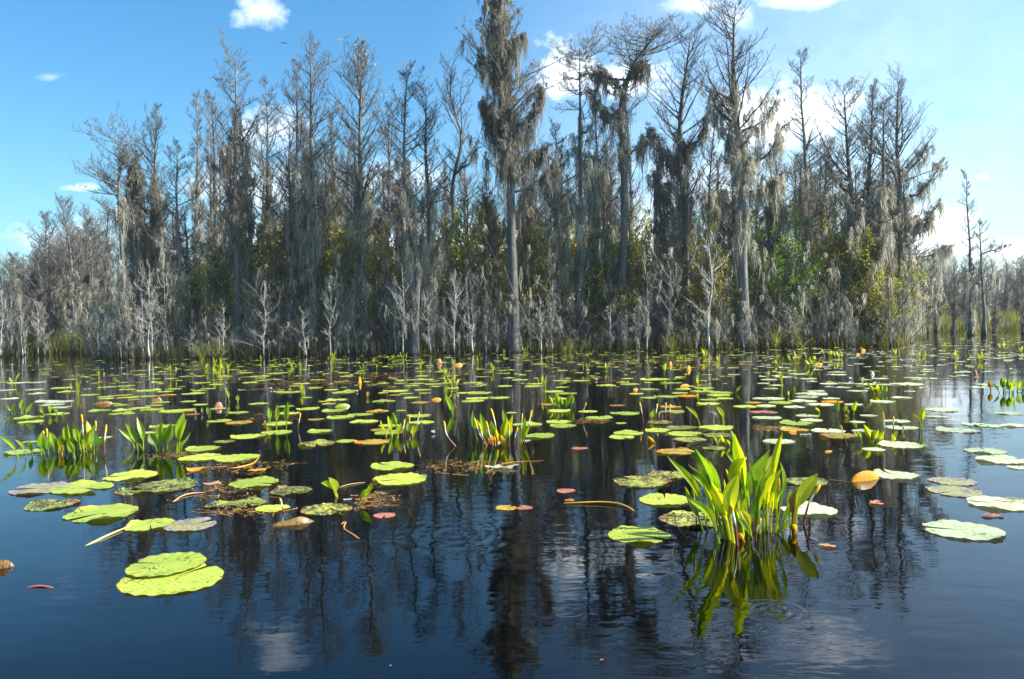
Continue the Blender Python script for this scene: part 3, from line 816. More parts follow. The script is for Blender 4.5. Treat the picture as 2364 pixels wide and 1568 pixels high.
def pale_band():
    rs = np.random.RandomState(29)
    n = 420
    px = rs.uniform(215, 2100, n); D = rs.uniform(29.5, 31.2, n)
    st = np.array([aty(a, 800, b) for a, b in zip(px, D)]); st[:, 2] = 0
    az = rs.uniform(0, 6.28, n); e = rs.uniform(.9, 1.55, n)
    d = np.stack([np.cos(az) * np.cos(e), np.sin(az) * np.cos(e), np.sin(e)], 1)
    L = rs.gamma(3, .38, n) * (1 + .35 * np.sin(px / 47.)) + .25
    g = Geo(); gm = Geo()
    P1 = grow(rs, st, d, L, 8, .1, .14); g.tubes(P1, (.006 + L * .005)[:, None] * np.linspace(1, .3, 8)[None], 4)
    s2, d2, l2, _ = sub(rs, P1, 7, .2, .4, .05); P2 = grow(rs, s2, d2, l2, 5, .15, .22); g.tubes(P2, np.full((len(P2), 5), .0045), 3)
    s3, d3, l3, _ = sub(rs, P2, 3, .3, .5, .05); P3_ = grow(rs, s3, d3, l3, 3, .15, .2); g.tubes(P3_, np.full((len(P3_), 3), .0035), 3)
    tag(g.obj('pale_thicket', M['bark']), kind='stuff', label='band of pale twiggy brush along the whole island waterline', cat='brush')
    F = P2[:, 2]; F = F[rs.uniform(size=len(F)) < .22]
    moss_batch(gm, F, rs.gamma(2, .13, len(F)) + .06, rs, 7, .016, .05, 4)
    tag(gm.obj('pale_moss', M['moss']), kind='stuff', label='short pale moss tufts on the waterside brush', cat='moss')


pale_band()


def far_wood():
    rs = np.random.RandomState(19)
    g = Geo(); gm = Geo()
    n = 700
    px = np.concatenate([rs.uniform(2080, 2700, 450), rs.uniform(-350, 240, 250)]); D = np.concatenate([rs.uniform(66, 125, 450), rs.uniform(48, 75, 250)])
    st = np.array([aty(a, 800, b) for a, b in zip(px, D)]); st[:, 2] = 0
    d = np.tile([0, 0, 1.], (n, 1)); L = np.concatenate([rs.uniform(2.5, 6.5, 450), rs.uniform(2, 4.6, 250)])
    P1 = grow(rs, st, d, L, 6, 0, .06); g.tubes(P1, np.linspace(.07, .02, 6)[None] * np.ones((n, 1)), 4)
    s2, d2, l2, _ = sub(rs, P1, 9, .15, .3, .1); P2 = grow(rs, s2, d2, l2, 4, .3, .15); g.tubes(P2, np.full((len(P2), 4), .012), 3)
    tag(g.obj('distant_wood', M['twig']), kind='stuff', label='distant grey wood closing the horizon at both sides', cat='woods')
    F = np.concatenate([P1[:, 1:].reshape(-1, 3), P2[:, 2]]); F = F[rs.uniform(size=len(F)) < .5]
    moss_batch(gm, F, rs.gamma(2, .35, len(F)) + .2, rs, 4, .07, .14, 4)
    tag(gm.obj('distant_moss', M['moss']), kind='stuff', label='grey moss veiling the distant wood', cat='moss')


far_wood()


def grass_field(name, label, px0, px1, D0, D1, n, h, seed, w=.02):
    rs = np.random.RandomState(seed)
    px = rs.uniform(px0, px1, n); D = rs.uniform(D0, D1, n)
    cl = rs.normal(size=n) * 6
    st = np.array([aty(a, 800, b) for a, b in zip(px, D)]); st[:, 2] = 0
    az = rs.uniform(0, 6.28, n); e = rs.uniform(1.15, 1.55, n)
    d = np.stack([np.cos(az) * np.cos(e), np.sin(az) * np.cos(e), np.sin(e)], 1)
    L = h * rs.uniform(.45, 1.2, n)
    P = grow(rs, st, d, L, 5, -.35, .06)
    a = rs.uniform(0, 3.14, n); S = np.stack([np.cos(a), np.sin(a), 0 * a], 1)
    g = Geo(); g.ribbons(P, w * np.ones((n, 1)) * np.array([1, 1, .8, .5, .08])[None], S)
    return tag(g.obj(name, M['grass']), kind='stuff', label=label, cat='grass')


grass_field('marsh_grass', 'band of olive marsh grass behind the left-hand shallows', -120, 290, 37.5, 48, 9000, 1.15, 31, .03)
grass_field('marsh_grass', 'band of yellowish marsh grass on the far right bank', 2080, 2560, 54, 75, 11000, 1.35, 32, .045)
grass_field('marsh_grass', 'thin fringe of green grass blades along the island waterline', 240, 2100, 29.4, 31.2, 3600, .7, 33, .017)

# single grass tufts at the shore
def tuft(px, D, h, n, lab, seed):
    rs = np.random.RandomState(seed)
    st = np.zeros((n, 3)); st[:, :2] = rs.normal(size=(n, 2)) * .05
    az = rs.uniform(0, 6.28, n); e = rs.uniform(.75, 1.45, n)
    d = np.stack([np.cos(az) * np.cos(e), np.sin(az) * np.cos(e), np.sin(e)], 1)
    P = grow(rs, st, d, h * rs.uniform(.6, 1.1, n), 7, -.7, .05)
    a = rs.uniform(0, 3.14, n); S = np.stack([np.cos(a), np.sin(a), 0 * a], 1)
    g = Geo(); g.ribbons(P, .028 * np.ones((n, 1)) * np.array([1, 1, .9, .8, .6, .4, .1])[None], S)
    p = aty(px, 800, D); tag(g.obj('grass_tuft', M['grass'], loc=(p[0], D, 0)), label=lab, cat='grass tuft', group='grass tufts at the shore')


for i, (px, D, h, n, lab) in enumerate([(505, 28, 1.3, 40, 'tall arching grass tuft at the water edge below the two thin spires'), (465, 29, .9, 26, 'smaller upright grass tuft left of the arching one'),
                                        (1550, 29, .9, 24, 'grass tuft below the wide-forking cypress'), (1790, 28.8, 1.0, 40, 'grass tuft before the dark hollow'),
                                        (2000, 30, .8, 24, 'grass tuft at the foot of the leaning bare trunk'), (1320, 29.4, .8, 22, 'grass tuft at the waterline right of the giant'),
                                        (1850, 29, .8, 24, 'grass tuft right of the one before the dark hollow')]):
    tuft(px, D, h, n, lab, 40 + i)

# ------------------------------------------------------------------ golden club clumps
GREENS = dict(g=(.26, .46, .015), d=(.11, .28, .03), y=(.47, .57, .02), b=(.2, .11, .03), w=(.35, .34, .06), o=(.65, .38, .02), q=(.3, .34, .26))


def club_leaf(root, base, via, tip, w, col, rs, face, w0):
    """arum leaf: round stalk widening into a lance-shaped blade with a crease"""
    n = 18
    P = interp_path([base, via, tip], n)
    P[:, :] += 0
    t = np.linspace(0, 1, n)
    s0 = .34
    u = np.clip((t - s0) / (1 - s0), 0, 1)
    prof = np.sin(np.pi * u ** .8) ** .85
    pet = np.interp(t, [0, s0, s0 + .12, 1], [w0 * 1.5, w0, w0 * .6, 0])
    W = np.maximum(w * prof, pet * .9); W[-1] = .0006
    T = np.gradient(P, axis=0); T /= np.linalg.norm(T, axis=1, keepdims=True)
    to_cam = norm(np.array([0, 0, CAM_H]) - base); to_cam[2] *= .3
    fdir = norm(Matrix.Rotation(face, 3, 'Z') @ Vector(to_cam))
    S = np.cross(T, np.array(fdir)); S /= np.linalg.norm(S, axis=1, keepdims=True)
    tw = rs.normal() * .5
    Nn = np.cross(S, T)
    ca = np.cos(tw * t)[:, None]; sa = np.sin(tw * t)[:, None]
    S, Nn = S * ca + Nn * sa, Nn * ca - S * sa
    g = Geo()
    k = 13
    x = np.linspace(-1, 1, k)
    cup = .26
    wav = np.sin(t * 9 + rs.uniform(0, 6))[:, None] * (x ** 2)[None] * .05
    X = P[:, None] + S[:, None] * (x[None, :, None] * W[:, None, None] * .5) + Nn[:, None] * ((np.abs(x)[None] * cup + wav)[:, :, None] * W[:, None, None])
    i = np.arange(n - 1)[:, None] * k + np.arange(k - 1)[None]
    q = np.stack([i, i + 1, i + k + 1, i + k], -1).reshape(-1, 4)
    c0 = np.array(GREENS[col]) * rs.uniform(.85, 1.15)
    cv = np.clip(c0[None] * (1 + .0 * t[:, None]) + np.array([.12, .08, 0])[None] * np.exp(-t * 5)[:, None], 0, 1)
    if rs.uniform() < .4: cv[-2:] = (.3, .2, .05)
    cv = cv * (1 + .1 * np.sin(t * 11 + rs.uniform(0, 6)))[:, None]
    cc = np.repeat(cv, k, axis=0).reshape(n, k, 3)
    cc[:, 1::2] *= .84; cc[:, k // 2] = cc[:, k // 2] * 1.3
    if rs.uniform() < .5: cc[rs.randint(8, n - 2):, :rs.randint(1, 3)] = (.34, .24, .05)
    g.add(X.reshape(-1, 3) - base, q, None, np.clip(cc, 0, 1).reshape(-1, 3))
    m = int(n * s0) + 4
    g.tubes((P[:m] - base + Nn[:m] * W[:m, None] * 0.04)[None], (np.maximum(pet[:m], .002) * .5)[None], 6, c=cv[:m])
    g.obj('leaf', M['club_leaf'], root, loc=base - np.array(root.location))


def club_spike(root, base, via, tip, w, rs, yel=.3):
    n = 16
    P = interp_path([base, via, tip], n) - base; t = np.linspace(0, 1, n)
    c = np.array([[.28, .06, .03]] * n); c[t > .12] = (.24, .05, .035); c[t > .42] = (.5, .3, .22)
    c[t > .50] = (.82, .82, .72)
    m = int(n * (1 - yel)) + 1
    rad = w * .5 * np.interp(t, [0, .5, 1], [.9, .62, .8])
    g = Geo(); g.tubes(P[:m][None], rad[:m][None], 8, c=c[:m])
    st = g.obj('flower_stalk', M['stalk'], root, loc=base - np.array(root.location))
    h = Geo(); Q = P[m - 1:]; tt = np.linspace(0, 1, len(Q))
    r2 = w * .5 * np.interp(tt, [0, .25, .7, 1], [.85, 1.12, 1.0, .2]) * 1.05
    h.tubes(Q[None], r2[None], 8, cap=True)
    h.obj('spadix', M['spadix'], root, loc=base - np.array(root.location))


def clump(frame, label, leaves, spikes, seed, group='golden club clumps in the water', lean=.25, cat='aquatic plant'):
    rs = np.random.RandomState(seed)
    bases = [fr(frame, *l[0]) for l in leaves] + [fr(frame, *s[0]) for s in spikes]
    B = [at(*b) for b in bases]
    c = np.mean(B, axis=0)
    root = empty('golden_club', (c[0], c[1], 0), label=label, cat=cat, group=group)
    s = frs(frame)

    def pts(b, v, tp):
        bp = fr(frame, *b); P0 = at(*bp); P0[2] = -.02
        hpx = abs(b[1] - tp[1]) * s; scale = P0[1] / F_PX
        dy = rs.uniform(-lean, lean) * hpx * scale
        P2_ = aty(*fr(frame, *tp), P0[1] + dy); P2_[2] = max(P2_[2], .015)
        if v is not None: P1_ = aty(*fr(frame, *v), P0[1] + dy * .35)
        else:
            P1_ = P0 + (P2_ - P0) * np.array([.36, .3, .52])
        P1_[2] = max(P1_[2], .01)
        return P0, P1_, P2_, scale

    for l in leaves:
        b, tp, w, col = l[:4]; v = l[4] if len(l) > 4 else None
        P0, P1_, P2_, scale = pts(b, v, tp)
        club_leaf(root, P0, P1_, P2_, w * s * scale * (1.1 if frame == 'H' else 1.0), col, rs, rs.uniform(-.7, .7), max(.007, min(.012, w * s * scale * .2)))
    for l in spikes:
        b, tp = l[:2]; v = l[2] if len(l) > 2 else None; w = l[3] if len(l) > 3 else 14
        P0, P1_, P2_, scale = pts(b, v, tp)
        club_spike(root, P0, P1_, P2_, max(.006, w * s * scale), rs)
    return root


clump('H', 'largest golden club clump with broad glowing leaves, nearest to the camera', [
    ((800, 860), (450, 245), 58, 'g', (690, 520)), ((900, 980), (618, 600), 66, 'g', (810, 745)), ((760, 872), (600, 500), 62, 'd', (690, 690)),
    ((930, 930), (688, 185), 92, 'd', (800, 420)), ((960, 950), (775, 255), 105, 'd', (870, 520)), ((940, 940), (628, 315), 62, 'g', (790, 470)),
    ((905, 840), (660, 400), 56, 'g', (790, 520)), ((1015, 980), (1045, 400), 112, 'y', (975, 640)), ((985, 950), (822, 470), 95, 'y', (925, 660)),
    ((1130, 900), (1018, 60), 100, 'g', (1085, 360)), ((1095, 890), (1122, 255), 92, 'y', (1010, 420)), ((1140, 880), (940, 215), 56, 'g', (1080, 420)),
    ((1070, 900), (1312, 188), 138, 'g', (1110, 510)), ((1190, 880), (1385, 195), 120, 'y', (1230, 480)), ((1280, 865), (1420, 42), 54, 'y', (1350, 330)),
    ((1355, 890), (1400, 290), 52, 'g', (1425, 500)), ((1290, 870), (1415, 350), 78, 'y', (1300, 560)), ((1380, 860), (1445, 490), 62, 'g', (1375, 640)),
    ((1225, 880), (1245, 645), 86, 'd', (1225, 740)), ((1165, 930), (1060, 690), 60, 'y', (1130, 790)), ((1100, 880), (1125, 520), 78, 'd', (1100, 680)),
    ((1515, 850), (1718, 390), 108, 'y', (1570, 590)), ((1485, 830), (1482, 535), 46, 'g', (1484, 700)), ((1500, 840), (1560, 500), 88, 'b', (1518, 680)),
    ((1365, 905), (1490, 785), 44, 'd', (1420, 850)), ((1190, 940), (1045, 770), 42, 'd', (1110, 850)), ((1115, 972), (1050, 895), 44, 'o', (1080, 925)),
    ((930, 850), (860, 600), 46, 'g', (905, 720)), ((1210, 880), (1215, 470), 70, 'g', (1205, 640)), ((1260, 880), (1345, 300), 78, 'g', (1270, 560)),
    ((1060, 900), (1000, 620), 50, 'g', (1040, 760)), ((1160, 900), (1190, 560), 60, 'g', (1160, 720)), ((980, 900), (720, 270), 60, 'y', (880, 540)), ((1040, 930), (930, 440), 56, 'g', (1000, 700)), ((1230, 900), (1270, 330), 66, 'g', (1220, 620)), ((1320, 880), (1385, 400), 50, 'y', (1340, 640)), ((1240, 890), (1140, 300), 60, 'd', (1210, 600)), ((870, 870), (740, 430), 44, 'g', (830, 650)), ((1100, 920), (1085, 500), 60, 'y', (1075, 720)), ((1410, 880), (1480, 640), 36, 'g', (1440, 770)), ((1530, 900), (1500, 820), 40, 'o', (1525, 850))],
    [((875, 860), (820, 510), (855, 680), 17), ((1045, 1000), (980, 640), (1020, 800), 30), ((970, 800), (947, 575), (960, 690), 18), ((1165, 800), (1198, 390), (1180, 600), 20),
     ((1280, 865), (1330, 420), (1300, 640), 22), ((1592, 825), (1740, 488), (1645, 640), 26), ((590, 892), (510, 720), (530, 820), 17), ((1190, 960), (1240, 768), (1205, 870), 22),
     ((975, 940), (935, 748), (955, 850), 22), ((1385, 760), (1392, 432), (1388, 600), 18), ((1050, 780), (945, 355), (1010, 560), 16), ((700, 840), (665, 505), (690, 680), 15)], 1, lean=.3)
clump('A', 'dense golden club thicket with several upright yellow spikes at the left', [
    ((365, 1080), (375, 868), 72, 'g'), ((395, 1075), (350, 900), 60, 'd'), ((480, 1060), (440, 872), 66, 'g'), ((505, 1060), (530, 915), 52, 'd'), ((668, 1112), (600, 935), 60, 'g'),
    ((640, 1050), (590, 885), 55, 'd'), ((835, 1070), (830, 858), 72, 'd'), ((810, 1040), (765, 772), 66, 'y'), ((770, 1030), (875, 850), 46, 'd'), ((640, 1040), (560, 830), 60, 'g'),
    ((700, 1040), (720, 850), 56, 'd'), ((850, 1040), (945, 895), 46, 'd'), ((550, 1075), (556, 980), 50, 'o'), ((590, 1050), (545, 895), 52, 'd'), ((720, 1050), (650, 800), 56, 'g'),
    ((610, 1050), (600, 790), 48, 'g'), ((680, 1040), (660, 870), 60, 'd'), ((760, 1050), (800, 860), 60, 'g'), ((520, 1060), (500, 930), 46, 'g'), ((745, 1060), (735, 930), 50, 'y'), ((780, 1040), (850, 800), 46, 'g'), ((430, 1070), (410, 930), 54, 'd')],
    [((740, 1040), (722, 715), None, 17), ((845, 1000), (848, 775), None, 16), ((925, 1065), (944, 808), None, 15), ((425, 1060), (413, 842), None, 16), ((395, 1060), (384, 862), None, 15)], 2)
clump('A', 'three thin golden club leaves arching left of the dense thicket', [((170, 1105), (-12, 895), 34, 'g', (110, 1000)), ((237, 1095), (130, 940), 28, 'g', (205, 1010)), ((290, 1078), (258, 953), 38, 'g')], [], 3)
clump('A', 'golden club clump with tall fan of separate leaves, second from the left', [
    ((1228, 1050), (1108, 793), 56, 'g', (1195, 930)), ((1200, 1012), (1050, 843), 42, 'g', (1150, 930)), ((1270, 1050), (1215, 738), 56, 'g', (1265, 900)), ((1395, 1040), (1322, 885), 76, 'd'),
    ((1408, 1050), (1440, 778), 62, 'g'), ((1400, 1030), (1385, 808), 42, 'd'), ((1440, 1045), (1522, 795), 60, 'd', (1460, 930)), ((1475, 1030), (1532, 815), 56, 'd'), ((1565, 1055), (1630, 700), 78, 'g', (1580, 880)),
    ((1580, 1050), (1655, 760), 58, 'g', (1600, 900)), ((1602, 1030), (1692, 875), 28, 'g'), ((1505, 1050), (1570, 970), 34, 'b'), ((1275, 1045), (1208, 955), 36, 'q'), ((1590, 1020), (1655, 935), 30, 'y')], [], 4)
clump('A', 'small pair of golden club leaves spread in a vee near the left border', [((112, 712), (40, 622), 24, 'g'), ((127, 722), (120, 622), 36, 'd')], [], 5)
clump('A', 'small golden club clump with one tall leaf, second near the left border', [((187, 715), (207, 578), 42, 'g'), ((215, 742), (288, 612), 36, 'g'), ((230, 730), (228, 660), 36, 'd')], [], 6)
clump('A', 'three little golden club leaves in a row amid pads left of the first thicket', [((390, 732), (353, 652), 30, 'g'), ((445, 722), (430, 632), 36, 'g'), ((502, 725), (505, 655), 42, 'g'), ((545, 735), (572, 700), 20, 'y')], [], 7)
clump('A', 'single thin golden club leaf standing beside a tiny one, left middle distance', [((2035, 612), (2000, 488), 30, 'g'), ((2110, 615), (2105, 548), 30, 'y')], [], 8)
clump('A', 'little grey withered shoots beside a pad, left middle distance', [((1742, 720), (1725, 670), 22, 'q'), ((1792, 715), (1785, 655), 24, 'q'), ((1850, 745), (1832, 652), 28, 'd'), ((1862, 740), (1866, 670), 20, 'q')], [], 9)
clump('B', 'three tall separate golden club leaves with a short yellow one between pads', [((247, 870), (222, 765), 60, 'o'), ((268, 800), (253, 655), 42, 'g'), ((322, 850), (328, 630), 46, 'g'), ((408, 852), (426, 600), 52, 'd')], [((508, 850), (536, 705), (522, 790), 13)], 10)
clump('B', 'golden club clump of upright ribbons with three spikes left of centre', [
    ((1300, 920), (1243, 763), 48, 'y'), ((1350, 912), (1308, 730), 44, 'y'), ((1390, 860), (1354, 698), 48, 'd'), ((1395, 930), (1428, 795), 62, 'y'), ((1487, 905), (1490, 778), 44, 'g'), ((1530, 920), (1530, 815), 60, 'y'), ((1540, 905), (1578, 795), 40, 'g'), ((1330, 900), (1330, 800), 36, 'g')],
    [((1445, 920), (1460, 762), None, 12), ((1505, 860), (1500, 722), None, 13), ((1537, 905), (1590, 698), (1570, 800), 14)], 11)
clump('B', 'two crossed golden club leaves beside a curved one left of the central clump', [((1885, 715), (1820, 540), 44, 'g', (1865, 640)), ((1892, 718), (1850, 610), 48, 'g'), ((1936, 740), (1903, 582), 26, 'b')], [], 12)
clump('B', 'lone golden club spike bending out of the water on a red stalk', [], [((1925, 1000), (1808, 775), (1835, 905), 15)], 13)
clump('C', 'central golden club clump with many yellow-tipped red stalks', [
    ((48, 890), (2, 640), 50, 'g'), ((118, 890), (85, 700), 44, 'd'), ((205, 890), (182, 615), 52, 'd', (200, 740)), ((178, 900), (218, 678), 66, 'y'), ((232, 900), (240, 695), 60, 'y'), ((205, 905), (150, 810), 50, 'o'),
    ((320, 890), (366, 678), 50, 'g'), ((332, 888), (402, 728), 40, 'g'), ((235, 880), (262, 648), 30, 'g'), ((70, 890), (20, 740), 40, 'g'), ((140, 890), (130, 760), 40, 'y'), ((-20, 860), (-60, 620), 40, 'd', (-50, 740)), ((30, 880), (-30, 690), 44, 'g'), ((190, 890), (200, 780), 46, 'g')],
    [((136, 880), (88, 602), (125, 740), 14), ((108, 908), (48, 705), (80, 830), 15), ((64, 900), (-5, 735), (20, 830), 15), ((235, 905), (234, 722), None, 14), ((273, 900), (303, 757), None, 14), ((350, 880), (418, 618), (390, 740), 14), ((330, 880), (341, 645), None, 12), ((60, 905), (-48, 680), (0, 820), 14)], 14)
clump('C', 'compact golden club clump spread like a fan behind the central one', [
    ((592, 600), (554, 503), 38, 'g'), ((640, 595), (608, 475), 42, 'g'), ((665, 600), (652, 520), 40, 'd'), ((692, 600), (748, 492), 46, 'g'), ((735, 602), (752, 500), 34, 'd'), ((700, 602), (695, 540), 40, 'g'), ((620, 600), (615, 540), 36, 'd'), ((680, 602), (720, 535), 34, 'y')], [], 15)
clump('C', 'lone slanting yellow spike over a pad right of centre', [], [((818, 690), (857, 558), None, 12)], 16)
clump('C', 'lone straight yellow-tipped spike left of the spike group', [], [((1316, 712), (1285, 557), None, 12)], 17)
clump('C', 'group of golden club spikes standing like candles', [((1378, 695), (1382, 628), 30, 'y'), ((1398, 702), (1400, 608), 30, 'g')], [((1413, 702), (1429, 566), None, 13), ((1440, 700), (1443, 635), None, 10), ((1495, 695), (1497, 556), None, 12), ((1530, 692), (1534, 568), None, 12)], 18)
clump('C', 'thin bowed golden club leaf leaning left over a pad', [((1780, 748), (1655, 585), 26, 'y', (1740, 660))], [], 19)
clump('C', 'bowed golden club leaf with a withered grey one beside it', [((1965, 742), (1903, 585), 36, 'y', (1950, 650)), ((1940, 742), (1845, 628), 34, 'q', (1900, 660))], [], 20)
clump('C', 'single tall sword-shaped golden club leaf in the far pads', [((1483, 335), (1503, 235), 34, 'g')], [], 21)
clump('C', 'single short golden club leaf slanting right by far pads', [((2055, 482), (2113, 420), 26, 'g')], [], 22)
clump('C', 'three golden club leaves with a folded fourth just behind the nearest clump', [((1922, 902), (1863, 798), 34, 'y'), ((1985, 907), (1942, 812), 36, 'y'), ((2020, 910), (1980, 855), 34, 'g'), ((2040, 905), (2022, 778), 38, 'q')], [], 23)
clump('C', 'ochre curled leaf poking up between pads', [((1432, 882), (1350, 825), 34, 'o', (1390, 868))], [], 24)
clump('D', 'low golden club clump with wavy leaves around tall spikes at the right', [
    ((935, 975), (852, 868), 40, 'g', (905, 910)), ((1012, 966), (942, 808), 48, 'y'), ((1020, 966), (1078, 848), 46, 'y'), ((1070, 976), (1128, 862), 46, 'y'), ((1062, 960), (1028, 848), 36, 'g'), ((1185, 962), (1238, 855), 48, 'y'),
    ((1218, 965), (1190, 900), 40, 'y'), ((1262, 942), (1305, 893), 42, 'y'), ((1005, 960), (965, 850), 38, 'g'), ((1100, 960), (1105, 890), 36, 'g')],
    [((1135, 955), (1113, 700), None, 15), ((1205, 870), (1207, 735), None, 13), ((1280, 942), (1298, 813), None, 12)], 25)
clump('D', 'lone golden club spike leaning left of the wavy clump', [], [((798, 990), (738, 815), (765, 900), 14)], 26)
clump('D', 'broad upright leaf beside a brown withered one, furthest right of the wavy clump', [((1465, 852), (1478, 655), 46, 'g', (1458, 740)), ((1440, 862), (1350, 715), 30, 'b', (1420, 760)), ((1448, 860), (1385, 725), 26, 'b', (1430, 770))], [], 27)
clump('D', 'three separate upright golden club leaves above the wavy clump', [((705, 742), (712, 593), 42, 'd'), ((772, 722), (790, 633), 36, 'y'), ((850, 722), (882, 605), 46, 'g'), ((805, 722), (805, 672), 26, 'y'), ((780, 745), (785, 715), 40, 'b')], [], 28)
clump('D', 'tiny golden club pair, one thin and one stubby, in the right middle distance', [((278, 562), (280, 508), 28, 'y'), ((325, 565), (327, 453), 22, 'd')], [], 29)
clump('D', 'golden club clump with one long leaf leaning left, right middle distance', [((1042, 542), (968, 432), 30, 'g'), ((1082, 535), (1064, 450), 40, 'y'), ((1100, 537), (1106, 452), 42, 'd'), ((1140, 540), (1146, 465), 34, 'd'), ((1060, 540), (1095, 505), 30, 'y')], [], 30)
clump('D', 'dark golden club clump at the right border', [((2152, 530), (2085, 448), 26, 'd'), ((2183, 525), (2165, 388), 42, 'd'), ((2195, 525), (2207, 398), 36, 'g'), ((2235, 535), (2222, 410), 46, 'd'), ((2262, 535), (2252, 440), 42, 'g'), ((2302, 520), (2337, 415), 46, 'g'), ((2335, 532), (2392, 485), 36, 'd'), ((2345, 520), (2385, 400), 36, 'g'), ((2270, 530), (2290, 370), 26, 'd'), ((2070, 510), (2055, 415), 40, 'b')], [], 31)
clump('D', 'short curled golden club leaf among pads before the tiny pair', [((562, 705), (510, 655), 22, 'y')], [], 32)
clump('E', 'pair of yellow-green golden club leaves splayed left in the near water', [((2338, 302), (2218, 205), 44, 'y', (2290, 225)), ((2340, 300), (2275, 165), 66, 'y')], [], 33)
clump('F', 'golden club leaf with a folded tip leaning right in the near water', [((118, 352), (218, 235), 46, 'g', (150, 285)), ((190, 262), (205, 203), 40, 'o')], [], 34)
clump('E', 'small white-stemmed yellow spike rising beside the speckled near pad', [], [((1966, 405), (1938, 310), None, 15)], 35)
clump('B', 'folded ochre leaf tip poking out left of centre', [((1130, 570), (1135, 515), 34, 'o')], [], 36)

# ------------------------------------------------------------------ lily pads
def pad_geo(rs, r, seg=72, notch=None, tilt=None, curl=.5, fold=None, crenate=.012):
    notch = rs.uniform(.05, .2) if notch is None else notch
    rings = [0, .12, .35, .6, .8, .92, 1.0]
    th = np.linspace(notch, 2 * np.pi - notch, seg)
    ph = rs.uniform(0, 6.28, 6); fq = [2, 3, 5, 9]
    out = 1 + .035 * np.sin(th * fq[0] + ph[0]) + .025 * np.sin(th * fq[1] + ph[1]) + .012 * np.sin(th * fq[2] + ph[2])
    out = out * (1 + crenate * .5 * np.abs(np.sin(th * 21 + ph[4])) + rs.normal(size=seg) * crenate * .25)
    e = np.minimum(th - notch, 2 * np.pi - notch - th); out *= 1 - .10 * np.exp(-e / .1)      # rounded lobes
    V, Cc = [], []
    lift = np.clip(np.sin(th * 2 + ph[3]) * .5 + np.sin(th * 5 + ph[5]) * .35, 0, 1)
    for q in rings:
        zz = .003 + .0015 * np.sin(th * 4 + ph[1]) * q + curl * .02 * lift * max(0, (q - .7) / .3) ** 2 * (r / .15) + .005 * (1 - q) * .3
        zz = zz + .0018 * np.sin(th * 17 + ph[0]) * max(0, (q - .6) / .4) * (r / .15)
        V.append(np.stack([np.cos(th) * r * q * out, np.sin(th) * r * q * out, zz], 1))
        Cc.append(np.stack([np.full(seg, q), th / (2 * np.pi), np.zeros(seg)], 1))
    V = np.concatenate(V); Cc = np.concatenate(Cc)
    n = len(rings)
    q = []
    i = np.arange(n - 1)[:, None] * seg + np.arange(seg - 1)[None]
    q = np.stack([i, i + 1, i + seg + 1, i + seg], -1).reshape(-1, 4)
    V[:, 2] = np.maximum(V[:, 2], .0015)
    return V, q, Cc


